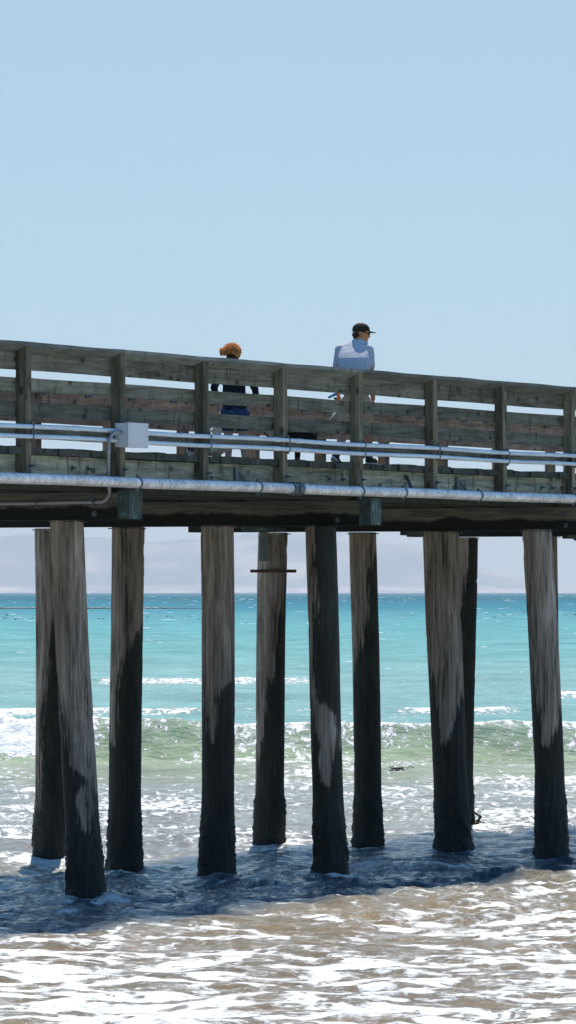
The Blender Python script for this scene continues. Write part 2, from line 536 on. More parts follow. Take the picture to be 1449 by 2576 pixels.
def water_z(X, Y, full=False):
    dens = np.clip(Y / 400.0, 0, 1)
    fade = np.exp(-np.clip(Y - 600, 0, None) / 900.0)
    # chop near the piles
    z = 0.10 * fbm(X * 0.75, Y * 0.8, 5, 3, 0.58) * (1 - 0.5 * dens)
    z += 0.05 * fbm(X * 0.16 + 3, Y * 0.42, 3, 21) * np.exp(-np.clip(Y - 300, 0, None) / 400)
    z += 0.13 * np.clip(1 - np.abs(Y - 71) / 14, 0, 1) * fbm(X * 1.1, Y * 1.3, 5, 77, 0.62)
    # small swells farther out
    z += fade * 0.13 * sstep(140, 220, Y) * np.sin(Y / 7.5 + 2.0 * vnoise(X * 0.05, Y * 0.01, 5) * 3) * (0.6 + vnoise(X * 0.06, Y * 0.03, 31))
    z += 0.16 * fade * sstep(200, 300, Y) * fbm(X * 0.12, Y * 0.08, 3, 15)
    # the breaking wave
    w0 = wave_line(X); d = Y - w0
    hgt = 0.74 - 0.012 * np.clip(X, -3, 8) + 0.10 * vnoise(X * 0.35, X * 0 + 4, 14)
    front = sstep(-3.4, 0.0, d) ** 1.3
    back = np.exp(-np.clip(d, 0, None) / 6.0)
    prof = np.where(d < 0, front, back)
    roll = sstep(-3.6, -5.2, X)           # already broken to the left
    z += hgt * prof * (1 + 0.13 * fbm(X * 0.7, Y * 0.7, 4, 41))
    z += roll * prof * (0.26 * fbm(X * 1.9, Y * 1.7, 4, 43, 0.65) + 0.10)
    # smaller bore in front of it, lines behind it
    for yc, a, wd in ((118.0, 0.10, 2.0), (104.0, 0.08, 1.8), (96.0, 0.07, 1.5), (176.0, 0.14, 2.5), (199.0, 0.18, 3.0), (232.0, 0.16, 3.0)):
        dd = Y - (yc + 5.0 * vnoise(X * 0.06 + yc, X * 0 + yc, 7))
        z += a * np.where(dd < 0, sstep(-wd, 0, dd), np.exp(-np.clip(dd, 0, None) / (wd * 1.5)))
    return (z, d, prof, roll) if full else z

def build_water():
    ys = [4.0]
    while ys[-1] < 45: ys.append(ys[-1] + max(0.3, (45 - ys[-1]) * 0.08))
    while ys[-1] < 42000:
        y = ys[-1]
        ys.append(y + (0.075 * (y / 48.0) ** 1.15 if y < 300 else 0.62 * (y / 300.0) ** 1.9))
    ys = np.array(ys)
    a = np.linspace(-0.075, 0.075, 430)
    out = 0.075 + 0.0009 * (np.power(1.13, np.arange(1, 46)) - 1) / 0.13 * 1.0
    out = out[out < 1.6]
    a = np.concatenate([-out[::-1], a, out])
    A, Yg = np.meshgrid(a, ys)
    X = A * (Yg + 12.0)
    Yy = Yg.copy()
    z, d, prof, roll = water_z(X, Yy, True)
    # forward lean of the wave crest
    V = np.stack([X, Yy - 0.35 * prof ** 3 * (1 - roll) * (np.abs(d) < 6), z], -1).reshape(-1, 3)
    n1 = fbm(X * 0.10, Yy * 0.05, 3, 90)
    n2 = fbm(X * 0.35, Yy * 0.12, 3, 91)
    Yc = Yy + 0.10 * Yy * n1 * sstep(130, 260, Yy)
    col = lerp_tab(Yc, [(40, (0.265, 0.175, 0.085)), (60, (0.250, 0.175, 0.090)), (76, (0.26, 0.215, 0.130)),
                        (90, (0.30, 0.275, 0.20)), (104, (0.30, 0.31, 0.25)), (118, (0.29, 0.335, 0.26)), (126, (0.27, 0.345, 0.215)),
                        (132, (0.26, 0.38, 0.31)), (150, (0.20, 0.37, 0.36)), (230, (0.23, 0.385, 0.37)), (330, (0.175, 0.36, 0.35)),
                        (600, (0.135, 0.33, 0.34)), (900, (0.11, 0.285, 0.32)), (1300, (0.06, 0.21, 0.26)), (3000, (0.028, 0.135, 0.180)), (42000, (0.028, 0.135, 0.185))])
    # sand stirred up near the shore
    brown = np.array((0.175, 0.125, 0.082))
    kb = np.clip(sstep(0.0, 0.35, n2) * sstep(112, 92, Yy) * sstep(76, 88, Yy), 0, 1)[..., None]
    col = col * (1 - kb) + brown * kb
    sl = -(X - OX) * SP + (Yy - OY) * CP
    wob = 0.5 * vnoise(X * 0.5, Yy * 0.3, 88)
    pier_shade = sstep(-2.4, -1.4, sl + wob) * sstep(4.9, 3.9, sl + wob) * (Yy < 110)  # pier's shadow painted into the water colour as a dark blue band
    col = col * (1 - pier_shade[..., None]) + np.array((0.010, 0.050, 0.090)) * pier_shade[..., None]
    # how much foam lies on the surface
    cov = lerp_tab(Yy, [(40, 0.585), (50, 0.535), (55, 0.515), (61, 0.46), (68, 0.40), (78, 0.35), (84, 0.33), (90, 0.38), (106, 0.36), (116, 0.34),
                        (124, 0.33), (127, 0.38), (131, 0.50), (136, 0.36), (150, 0.16), (168, 0.10), (260, 0.03), (300, -0.2), (42000, -0.4)])
    cov = cov + 0.34 * fbm(X * 0.50 + 9, Yy * 0.30, 3, 55) * (Yy < 125) + 0.35 * n2 * ((Yy > 84) & (Yy < 180))
    cov = cov - 0.25 * pier_shade
    crest = sstep(0.85, 1.0, prof) * (d < 1.2) * 0.26
    cov = cov + crest + roll * sstep(-2.8, -1.8, d) * sstep(5, 1, d) * 0.9
    for yc, wd, k in ((176.0, 2.6, 0.55), (199.0, 4.0, 0.75), (232.0, 4.5, 0.6), (104.0, 1.5, 0.25), (96.0, 1.5, 0.25), (150., 2.5, .3)):
        line = yc + 5.0 * vnoise(X * 0.06 + yc, X * 0 + yc, 7)
        dd = Yy - line
        on = sstep(-0.02, 0.22, vnoise(X * 0.20 + yc, X * 0 + yc, 17))
        cov = cov + k * on * np.exp(-(dd / wd) ** 2)
    for (qx, qy) in PILE_XY:
        rr = np.hypot(X - qx, (Yy - qy + 0.25) * 0.8)
        cov = cov + 0.48 * np.exp(-((rr - 0.32) / 0.22) ** 2) * (0.5 + fbm(X * 1.5, Yy * 1.5, 2, 66))
        tr = np.exp(-((X - qx - 0.12 * np.sin(Yy * 2)) / 0.28) ** 2) * sstep(qy + 0.1, qy - 0.4, Yy) * np.exp(-np.clip(qy - Yy, 0, None) / 2.2)
        cov = cov + 0.30 * tr
        V[:, 2] += (0.045 * np.exp(-((rr - 0.32) / 0.14) ** 2) * (Yy < qy + 1)).reshape(-1).astype(np.float32)
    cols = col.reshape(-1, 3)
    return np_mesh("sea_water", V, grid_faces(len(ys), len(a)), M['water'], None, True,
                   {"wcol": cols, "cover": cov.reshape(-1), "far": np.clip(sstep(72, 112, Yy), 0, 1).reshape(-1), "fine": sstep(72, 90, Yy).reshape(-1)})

def water_mat():
    T = NT("sea_water")
    ob = T.coord((1, 1, 0.0))
    farf = T.attr("far").outputs["Fac"]
    big = T.coord((1.35, 1.15, 0.6))
    n1 = T.noise(big, 1.05, 8, 0.60, 1.2)
    n2 = T.noise(big, 4.2, 5, 0.6, 0.6)
    f = T.math('ADD', T.math('MULTIPLY', n1, 0.80), T.math('MULTIPLY', n2, 0.20))
    fine = T.noise(T.coord((2.4, 0.9, 2.2)), 2.3, 6, 0.70, 0.5)
    mixf = T.n("Mix", data_type='FLOAT'); T.l(T.attr("fine").outputs["Fac"], mixf.inputs[0]); T.l(f, mixf.inputs[2]); T.l(fine, mixf.inputs[3])
    f = mixf.outputs[0]
    cov = T.attr("cover").outputs["Fac"]
    # cover 0.5 puts the limit at the middle of the noise
    lim = T.math('ADD', f, T.math('MULTIPLY', T.math('SUBTRACT', cov, 0.5), 0.36))
    k = T.n("MapRange"); T.l(lim, k.inputs[0]); k.inputs[1].default_value = 0.485; k.inputs[2].default_value = 0.53
    n3 = T.noise(T.coord((1.3, 1.0, 0.6)), 0.85, 6, 0.55, 1.3)
    ridge = T.math('SUBTRACT', 1.0, T.math('MULTIPLY', T.math('ABSOLUTE', T.math('SUBTRACT', n3, 0.5)), 26.0), True)
    rk = T.n("MapRange"); T.l(cov, rk.inputs[0]); rk.inputs[1].default_value = 0.22; rk.inputs[2].default_value = 0.45
    ridge = T.math('MULTIPLY', T.math('MULTIPLY', ridge, rk.outputs[0]), T.ramp(n2, [(0.40, 0.0), (0.62, 0.75)]))
    foam = T.math('MAXIMUM', k.outputs[0], ridge, True)
    k2 = T.n("MapRange"); T.l(lim, k2.inputs[0]); k2.inputs[1].default_value = 0.38; k2.inputs[2].default_value = 0.52
    thin = T.math('MULTIPLY', k2.outputs[0], 0.28)
    col = T.attr("wcol").outputs["Color"]
    var = T.noise(T.coord((0.25, 0.10, 1)), 1.0, 6, 0.65)
    col = T.mix(0.8, col, T.ramp(var, [(0.3, 0.72), (0.7, 1.2)]), 'MULTIPLY')
    col = T.mix(thin, col, (0.56, 0.52, 0.44))
    fv = T.noise(T.coord((1.5, 1, 1)), 5.0, 5, 0.65, 0.4)
    col = T.mix(foam, col, T.ramp(fv, [(0.30, (0.58, 0.56, 0.52)), (0.52, (0.86, 0.85, 0.82))]))
    T.l(col, T.b.inputs["Base Color"])
    T.l(T.math('ADD', T.math('MULTIPLY', foam, 0.5), 0.06), T.b.inputs["Roughness"])
    T.b.inputs["IOR"].default_value = 1.33
    T.l(T.math('SUBTRACT', 0.34, T.math('MULTIPLY', farf, 0.34)), T.b.inputs["Specular IOR Level"])
    h1 = T.noise(T.coord((0.8, 1, 1)), 1.6, 8, 0.62, 0.3)
    h2 = T.noise(T.coord((0.9, 1, 1)), 7.0, 4, 0.6, 0.3)
    h = T.math('ADD', T.math('ADD', h1, T.math('MULTIPLY', h2, 0.12)), T.math('MULTIPLY', foam, 0.08))
    T.bump(h, 1.0, 0.25)
    return T.m
M['water'] = water_mat()

# ------------------------------------------------------------------ far hills
def hill_mat():
    T = NT("far_hills")
    a = T.noise(T.coord((1, 0.25, 3)), 0.0011, 6, 0.6)
    b = T.noise(T.coord((1, 0.2, 8)), 0.003, 5, 0.6)
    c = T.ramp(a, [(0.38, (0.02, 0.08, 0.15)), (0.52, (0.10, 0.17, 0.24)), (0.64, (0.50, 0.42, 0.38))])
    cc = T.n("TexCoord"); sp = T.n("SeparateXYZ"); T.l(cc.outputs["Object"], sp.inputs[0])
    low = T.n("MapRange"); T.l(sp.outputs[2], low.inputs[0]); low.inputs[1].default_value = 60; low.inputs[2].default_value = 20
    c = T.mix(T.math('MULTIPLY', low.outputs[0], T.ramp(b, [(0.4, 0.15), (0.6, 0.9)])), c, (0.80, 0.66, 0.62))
    T.l(c, T.b.inputs["Base Color"]); T.b.inputs["Roughness"].default_value = 1.0
    T.b.inputs["Specular IOR Level"].default_value = 0.0
    return T.m
M['hill'] = hill_mat()

def build_hills():
    y0, y1 = 40000.0, 50000.0
    xs = np.linspace(-6500, 6500, 520); ysr = np.linspace(y0, y1, 110)
    X, Y = np.meshgrid(xs, ysr)
    # ridge height from the photographed skyline (picture column, height above the water line in picture units)
    tab = [(-1500, 120), (-700, 170), (-200, 150), (60, 168), (240, 158), (400, 150), (520, 160), (590, 146), (680, 163), (830, 172), (960, 158), (1040, 145),
           (1100, 128), (1200, 72), (1240, 56), (1290, 44), (1340, 38), (1400, 7), (1449, 3), (1800, 2), (2600, 30), (3200, 60)]
    d = (Y - y0) / (y1 - y0)
    colx = 724 + FD * X / Y
    ridge = np.interp(colx, [a for a, _ in tab], [b for _, b in tab]) * 46000.0 / FD
    up = sstep(0.02, 0.62, d) * 0.86 + 0.05 * sstep(0, 0.02, d)
    spur = 1 - np.abs(2 * vnoise(X * 0.0011 + 0.4 * fbm(X * .001, Y * .0005, 2, 9), Y * 0.00028, 61))
    gul = fbm(X * 0.0022, Y * 0.0005, 5, 63, 0.55)
    z = ridge * up * (0.62 + 0.42 * spur * (1 - d) + 0.38 * d) * (1 + 0.20 * gul * (1 - 0.6 * d))
    # long foreground ridge falling to the right
    fr = np.exp(-((d - 0.22) / 0.10) ** 2) * 190 * sstep(1500, -2600, X) * (1 + 0.5 * gul)
    fr2 = np.exp(-((d - 0.30) / 0.09) ** 2) * 170 * np.exp(-((X - 700) / 900.0) ** 2) * (1 + 0.5 * gul)
    z = np.maximum(z, np.maximum(fr, fr2) * np.clip(ridge / 200, 0, 1))
    z = z * sstep(1.0, 0.72, d) + 1.0 - 3.0 * (d <= 0)
    V = np.stack([X, Y, z], -1).reshape(-1, 3)
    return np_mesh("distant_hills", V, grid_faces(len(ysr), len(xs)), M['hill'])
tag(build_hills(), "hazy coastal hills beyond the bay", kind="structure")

# ------------------------------------------------------------------ the pier
T0, T1 = t_at(0, 0) - 7.5, 48.0
pier = empty("pier", (OX, OY, 0), PHI)
tag(pier, "weathered timber pier deck standing on round wooden piles in the surf", "pier")
rng = random.Random(4)

# deck planks: one deck part
bm = bmesh.new()
t = T0
while t < T1:
    w = rng.uniform(0.24, 0.31)
    j = rng.uniform(-0.010, 0.012)
    e = rng.uniform(-0.02, 0.03)
    vs = add_box(bm, t + 0.004, t + w - 0.004, W + 0.01 - 0.10 + e, SF + 0.16 + e, ZC - 1.245 + rng.uniform(-.004, .004), ZD - 0.012 + j)
    # worn, slightly crowned plank ends
    vs[4].co.z += rng.uniform(-0.016, 0.0); vs[5].co.z += rng.uniform(-0.016, 0.0)
    t += w
mesh_obj("deck", bm, M['plank'], pier)

# the row of fascia boards behind the posts, near and far
def board_run(name, mat, parent, s0, s1, z0, z1, cuts, tilt=0.0, jig=0.004):
    for a, b in zip(cuts, cuts[1:]):
        bm = bmesh.new()
        n = max(2, int((b - a) / 0.6))
        ja, jb = rng.uniform(-jig, jig), rng.uniform(-jig, jig)
        rings = []
        for i in range(n + 1):
            f = i / n; tt = a + 0.003 + (b - a - 0.006) * f
            dz = ja * (1 - f) + jb * f + jig * 0.8 * math.sin(f * 7 + ja * 900)
            rings.append([bm.verts.new(p) for p in ((tt, s0, z0 + dz), (tt, s1, z0 + dz - tilt), (tt, s1, z1 + dz - tilt), (tt, s0, z1 + dz))])
        for p, q in zip(rings, rings[1:]):
            for k in range(4):
                bm.faces.new((p[k], q[k], q[(k + 1) % 4], p[(k + 1) % 4]))
        bm.faces.new(rings[0]); bm.faces.new(list(reversed(rings[-1])))
        mesh_obj(name, bm, mat, parent)

post_l = [38, 277, 488, 687, 879, 1067, 1243, 1416]
tp = [t_at(x, W) for x in post_l]
step = (tp[-1] - tp[1]) / 6.0
before = [tp[0] - step * k for k in (3, 2, 1)]
after = [tp[-1] + step * k for k in range(1, 14)]
tposts = before + tp + after
def near_cuts(offset, every=2):
    idx = [i for i in range(len(tposts)) if (i + offset) % every == 0]
    return [T0 + 0.3] + [tposts[i] + W / 2 for i in idx if tposts[i] > T0 + 1] + [T1]

fcuts = [T0, t_at(244, W), t_at(865, W), t_at(1397, W), T1 - 12, T1]
board_run("fascia_board", M['fascia'], pier, W + 0.004, W + 0.055, ZC - 1.53, ZC - 1.25, fcuts)
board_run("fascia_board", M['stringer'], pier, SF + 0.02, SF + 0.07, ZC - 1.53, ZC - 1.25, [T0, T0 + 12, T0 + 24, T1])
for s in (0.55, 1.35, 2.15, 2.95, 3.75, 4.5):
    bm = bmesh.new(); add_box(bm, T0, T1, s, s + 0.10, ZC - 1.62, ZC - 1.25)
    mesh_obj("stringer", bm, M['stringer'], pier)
# splice blocks showing between fascia boards
for x in (250, 871, 1402):
    tt = t_at(x, W + 0.06)
    bm = bmesh.new(); add_box(bm, tt - 0.10, tt + 0.14, W + 0.056, W + 0.10, ZC - 1.52, ZC - 1.26)
    mesh_obj("splice_block", bm, M['fascia'], pier)
# fascia bolts
def bolt(parent, t_, s_, z_, r=0.026, name="bolt"):
    bm = bmesh.new()
    add_lathe(bm, (t_, s_, z_), (t_, s_ - 0.06, z_), [(0, r), (0.006, r), (0.0061, r * 0.55), (0.022, r * 0.55), (0.0221, r * 0.3), (0.055, r * 0.3)], 10)
    return mesh_obj(name, bm, M['clamp'], parent)
for x in (181, 221, 826, 860, 1362, 1388):
    bolt(pier, t_at(x, W), W + 0.004, ZC - 1.375 + (0.0), 0.034)

# piles -------------------------------------------------------------
# picture column and row of the foot, column of the head, widths, pale zone (row, left, right) in -1..1 across
def Yrow(y): return FD * H / (y - 1490.0)
PILES = [
 dict(h=(124, 1332), f=(124, 2172), w=(74, 76), p=[(1330, -2, 2), (1420, -2, 1.0), (1540, -2, .5), (1640, -2, .05), (1760, -2, -.35), (1900, -2, -.55), (2020, -2, -.8), (2080, -1.3, -1.2)], l="pile dark on its right side, half hidden behind a leaning one"),
 dict(h=(170, 1322), f=(215, 2262), w=(85, 87), p=[(1330, -2, 2), (1600, -2, 2), (1700, -1.1, 2), (1850, -.75, 1.6), (1950, -.5, 1.2), (2010, -.35, .85), (2080, -.1, .25), (2120, .4, .1)], l="leaning pile nearest the camera, pale nearly to its foot"),
 dict(h=(319, 1327), f=(317, 2186), w=(82, 81), p=[(1330, -2, 2), (1520, -2, 2), (1590, -2, .6), (1650, -2, -.1), (1720, -2, -.55), (1830, -.9, -.6), (1900, -.6, -.8)], l=None),
 dict(h=(546, 1326), f=(545, 2203), w=(85, 82), p=[(1330, -2, 2), (1600, -2, 2), (1690, -1.1, 2), (1720, -.9, .5), (1760, -.8, -.1), (1850, -.6, -.3), (1900, -.4, -.6)], l="straight pile, pale above and black below"),
 dict(h=(689, 1336), f=(674, 2127), w=(74, 72), p=[(1330, -2, 2), (1420, -2, 1.2), (1560, -2, .35), (1700, -2, 0), (1830, -2, -.45), (1950, -2, -.85), (2010, -1.3, -1.2)], l="pile with an iron strap and a short crossbar near its head"),
 dict(h=(803, 1329), f=(835, 2204), w=(78, 78), p=[(1330, -2, -.35), (1500, -2, -.62), (1690, -2, -.8), (1760, -1.0, -.5), (1800, -.8, .6), (1870, -.55, .75), (1960, -.35, .15), (2000, .2, -.1)], l="mostly black pile with a pale patch low on it"),
 dict(h=(912, 1338), f=(925, 2131), w=(69, 69), p=[(1330, -2, 2), (1400, -2, .9), (1440, -2, .25), (1560, -2, .0), (1620, -2, -.4), (1680, -2, -.85), (1750, -1.5, -1.1)], l=None),
 dict(h=(1111, 1336), f=(1138, 2142), w=(91, 84), p=[(1330, -2, 2), (1600, -2, 2), (1680, -.9, 2), (1740, -.75, 1.0), (1800, -.45, .25), (1850, -.3, -.2), (1900, -.3, -.6)], l="thickest pile, pale above and leaning a little"),
 dict(h=(1168, 1347), f=(1160, 2078), w=(64, 62), p=[(1330, -2, .4), (1450, -2, .0), (1550, -2, -.4), (1650, -2, -1.2)], l=None),
 dict(h=(1351, 1340), f=(1388, 2162), w=(76, 76), p=[(1330, -2, 2), (1560, -1.1, 2), (1650, -.85, 2), (1750, -.62, 1.2), (1800, -.5, .75), (1850, -.35, .2), (1900, -.05, -.05)], l="pile with a long pale tongue reaching down its middle"),
 dict(h=(1372, 1347), f=(1381, 2092), w=(64, 64), p=[(1330, -2, 2), (1500, -2, 1.0), (1600, -2, 0), (1800, -2, -1.2)], l=None),
]
ZP = ZC - 1.94                     # underside of the pile caps
def make_pile(spec, n):
    kb = (spec['f'][1] - 1490.0) / H
    Xb, Yb = (spec['f'][0] - 724) / kb, FD / kb
    m = (spec['h'][0] - 724) / FD
    u = (Xb - m * Yb) / (m * CP + SP)            # lean across the pier only
    Xt, Yt = Xb - u * SP, Yb + u * CP
    kt = FD / Yt
    rt, rb = spec['w'][0] / kt / 2, spec['w'][1] / kb / 2
    return build_pile(Xb, Yb, Xt, Yt, rt, rb, spec['p'], n, spec.get('l'))

pile_local = []
def build_pile(Xb, Yb, Xt, Yt, rt, rb, pale, n, label=None):
    nr, ns = 230, 40
    lo = -0.8
    z = np.linspace(lo, ZP, nr)
    f = z / ZP
    ang = np.linspace(0, 2 * math.pi, ns, endpoint=False)
    Zg, A = np.meshgrid(z, ang, indexing='ij')
    Fg = Zg / ZP
    cx = Xb + (Xt - Xb) * Fg + 0.018 * np.sin(Fg * 3.3 + n * 2.1); cy = Yb + (Yt - Yb) * Fg
    R = rb + (rt - rb) * Fg
    R = R * (1 + 0.03 * fbm(np.cos(A) * 1.3 + n * 7, Zg * 0.9 + np.sin(A) * 1.3, 3, n))
    R = R * (1 + 0.05 * sstep(0.6, 0.0, Zg) + 0.05 * sstep(0.25, 0.0, Zg))
    # mussels and weed near the foot
    R = R + 0.045 * sstep(0.95 + 0.2 * math.sin(n * 3), 0.5, Zg) * (0.2 + np.abs(fbm(np.cos(A) * 3.2 + n + Zg * 3.1, np.sin(A) * 3.2 + Zg * 6.5, 4, 200 + n, 0.75)))
    # checks in the timber
    R = R - 0.006 * np.clip(fbm(A * 9 + n, Zg * 0.7, 3, 300 + n) - 0.15, 0, 1) * 4
    # edges worn and splintered here and there
    R = R - 0.012 * sstep(0.25, 0.5, fbm(A * 2 + 3 * n, Zg * 2.4, 4, 400 + n, 0.6))
    px = cx + R * np.cos(A); py = cy + R * np.sin(A)
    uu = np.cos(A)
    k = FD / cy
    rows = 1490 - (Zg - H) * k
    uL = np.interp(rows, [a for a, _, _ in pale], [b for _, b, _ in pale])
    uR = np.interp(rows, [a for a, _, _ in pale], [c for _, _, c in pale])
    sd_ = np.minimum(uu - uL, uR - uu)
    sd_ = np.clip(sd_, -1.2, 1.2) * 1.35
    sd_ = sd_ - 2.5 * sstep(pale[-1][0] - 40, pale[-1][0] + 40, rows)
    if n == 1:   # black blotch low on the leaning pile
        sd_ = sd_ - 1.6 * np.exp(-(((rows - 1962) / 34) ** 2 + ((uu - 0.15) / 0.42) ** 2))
    # into the pier's own axes
    dx, dy = px - OX, py - OY
    V = np.stack([dx * CP + dy * SP, -dx * SP + dy * CP, Zg], -1).reshape(-1, 3)
    Fc = grid_faces(nr, ns, True)
    o = np_mesh("pile", V, Fc, M['pile'], pier, True, {"pale": sd_.reshape(-1)})
    if label: o["label"] = label
    tl, sl = to_local(Xt, Yt)
    pile_local.append((tl, sl, rt))
    # flashing on the pile head, a ragged sheet just under the cap
    bm = bmesh.new()
    pr = [bm.verts.new((tl + (rt + 0.03 + 0.014 * rng.random()) * math.cos(q), sl + (rt + 0.03 + 0.014 * rng.random()) * math.sin(q), ZP - 0.012 - 0.022 * rng.random() * (math.cos(q * 7) > 0))) for q in [2 * math.pi * i / 30 for i in range(30)]]
    c_ = bm.verts.new((tl, sl, ZP - 0.004))
    for i in range(30): bm.faces.new((pr[i], pr[(i + 1) % 30], c_))
    mesh_obj("head_flashing", bm, M['patina'] if n in (0, 1, 4, 5, 9) else M['plate'], o)
    return o
pobjs = [make_pile(s, i) for i, s in enumerate(PILES)]

PILE_XY = [((p['f'][0] - 724) / ((p['f'][1] - 1490.0) / H), FD / ((p['f'][1] - 1490.0) / H)) for p in PILES]
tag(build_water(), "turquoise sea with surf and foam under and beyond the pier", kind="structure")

# bents: cap beams across the pier
def avg_t(idx): return sum(pile_local[i][0] for i in idx) / len(idx)
bent_t = [pile_local[1][0], avg_t((0, 2, 3, 5)), avg_t((4, 6, 7, 9)), avg_t((8, 10))]
bs = (bent_t[2] - bent_t[1])
print("bents", bent_t, "piles", [(round(a, 2), round(b, 2), round(c, 2)) for a, b, c in pile_local])
CW = 0.31
def cap_end(x_right, tc):
    # place the front end so its right corner shows in picture column x_right
    best = None
    for i in range(200):
        s = -0.6 + i * 0.01
        p = to_world(tc + CW / 2, s, 0)
        c = 724 + FD * p.x / p.y
        if best is None or abs(c - x_right) < best[0]: best = (abs(c - x_right), s)
    return best[1]
caps = []
ends = [355, 955, None, None]
for i, tc in enumerate(bent_t):
    s_e = cap_end(ends[i], tc) if ends[i] else -0.12
    print("cap", i, tc, s_e)
    bm = bmesh.new()
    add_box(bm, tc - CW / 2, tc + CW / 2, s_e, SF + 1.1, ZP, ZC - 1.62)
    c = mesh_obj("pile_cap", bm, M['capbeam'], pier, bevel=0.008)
    caps.append((c, tc, s_e))
for kx in (1, 2, 3, 4, 5):
    tc = bent_t[3] + bs * kx
    if tc < T1:
        bm = bmesh.new(); add_box(bm, tc - CW / 2, tc + CW / 2, -0.12, SF + 1.1, ZP, ZC - 1.62)
        mesh_obj("pile_cap", bm, M['capbeam'], pier, bevel=0.008)
for c, tc, s_e in caps:
    # folded end plate with patina and tail down the side
    bm = bmesh.new()
    add_box(bm, tc - CW / 2 - 0.012, tc + CW / 2 + 0.012, s_e - 0.012, s_e - 0.002, ZP + 0.01, ZC - 1.60)
    add_box(bm, tc - CW / 2 - 0.012, tc - CW / 2 - 0.003, s_e - 0.0115, s_e + 0.14, ZP + 0.0105, ZC - 1.6005)
    ep = mesh_obj("end_plate", bm, M['patina'], c)
    for (ds, dz) in ((0.48, 0.24), (0.45, 0.07)):
        bm = bmesh.new()
        add_lathe(bm, (tc - CW / 2, s_e + ds, ZP + dz), (tc - CW / 2 - 0.05, s_e + ds, ZP + dz), [(0, .034), (.006, .034), (.0061, .018), (.028, .018)], 12)
        mesh_obj("bolt", bm, M['clamp'], c)
# more piles out of the frame, so the pier still stands from a step aside
fr = [pile_local[5], pile_local[3], pile_local[2], pile_local[0]]
extra = [(bent_t[0], 2.75), (bent_t[0], 4.1), (bent_t[0], 5.5)]
for kx in (0, 1, 2, 3):
    for s in (0.25, 1.6, 3.0, 4.6) if kx else (0.25, 1.6):
        extra.append((bent_t[3] + kx * bs, s))
gen_pale = [(1330, -2, 2), (1550, -2, 2), (1650, -2, .4), (1760, -2, -.4), (1850, -1.3, -1.2)]
for i, (tt, ss) in enumerate(extra):
    p = to_world(tt, ss, 0); out = -0.25 if ss < 1 else 0.0
    q = to_world(tt, ss + out, 0)
    build_pile(q.x, q.y, p.x, p.y, 0.2, 0.205, gen_pale, 20 + i)

# iron strap and crossbar on the fifth pile
o5 = pobjs[4]; tl, sl, rt = pile_local[4]
pw = to_world(tl, sl, 0)
def cam_box(name, mat, parent, x0, x1, yfront, thick, r0, r1, rot=None):
    """box square to the view direction of the bent, in pier axes"""
    k = FD / yfront
    X0, X1 = (x0 - 724) / k, (x1 - 724) / k
    z0, z1 = H + (1490 - r1) / k, H + (1490 - r0) / k
    bm = bmesh.new(); vs = add_box(bm, X0, X1, yfront, yfront + thick, z0, z1)
    for v in bm.verts:
        a, b = to_local(v.co.x, v.co.y); v.co.x, v.co.y = a, b
    return mesh_obj(name, bm, mat, parent, bevel=0.003)
strap = cam_box("steel_strap", M['plate'], o5, 652, 673, pw.y - rt - 0.05, 0.03, 1326, 1412)
for r in (1360, 1395):
    k = FD / (pw.y - rt - 0.05); X = (662 - 724) / k; Z = H + (1490 - r) / k
    a = to_local(X, pw.y - rt - 0.05); b = to_local(X, pw.y - rt - 0.075)
    bm = bmesh.new(); add_cyl(bm, (a[0], a[1], Z), (b[0], b[1], Z), 0.02, 0.018, 8)
    mesh_obj("strap_bolt", bm, M['clamp'], o5)
cam_box("iron_crossbar", M['rust'], o5, 629, 745, pw.y - rt - 0.06, 0.045, 1432.5, 1440.5)
# brace boards peeping out below the caps
def brace(x0, x1, r0, r1, s, mat):
    ta, tb = t_at(x0, s), t_at(x1, s)
    k0 = FD / to_world(ta, s, 0).y
    z1 = H + (1490 - r0) / k0; z0 = H + (1490 - r1) / k0
    bm = bmesh.new(); add_box(bm, min(ta, tb), max(ta, tb), s, s + 0.08, z0, z1)
    mesh_obj("brace_board", bm, mat, pier)
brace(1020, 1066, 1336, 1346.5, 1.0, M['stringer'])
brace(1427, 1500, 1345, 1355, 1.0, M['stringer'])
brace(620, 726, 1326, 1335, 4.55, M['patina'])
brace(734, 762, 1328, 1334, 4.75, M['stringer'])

# ------------------------------------------------------------------ railings
rail = empty("railing", (OX, OY, 0), PHI)
tag(rail, "grey weathered timber railing along the near side of the pier, with sloping cap", "railing", "railings along the pier")
for i, tt in enumerate(tposts):
    bm = bmesh.new()
    j = rng.uniform(-0.004, 0.004)
    vs = add_box(bm, tt, tt + W, 0.0 + j, W - 0.002 + j * 0, ZC - 1.505, ZC - 0.045)
    for v in vs[4:]:
        v.co.z -= 0.40 * max(0, v.co.y) * 1.0
    p = mesh_obj("post", bm, M['post'], rail, bevel=0.004)
    b = bmesh.new()
    add_lathe(b, (tt + W * 0.72, j, ZC - 1.375), (tt + W * 0.72, j - 0.07, ZC - 1.375), [(0, .030), (.006, .030), (.0061, .017), (.024, .017), (.0241, .009), (.06, .009)], 10)
    mesh_obj("bolt", b, M['clamp'], p)
for r_, (z1, z0) in enumerate(((-0.085, -0.30), (-0.388, -0.54), (-0.652, -0.813), (-0.915, -1.065))):
    board_run("rail_board", M['board'], rail, W + 0.001, W + 0.039, ZC + z0, ZC + z1, near_cuts(r_ % 2 + (r_ > 1), 2 if r_ != 2 else 3), jig=0.005)
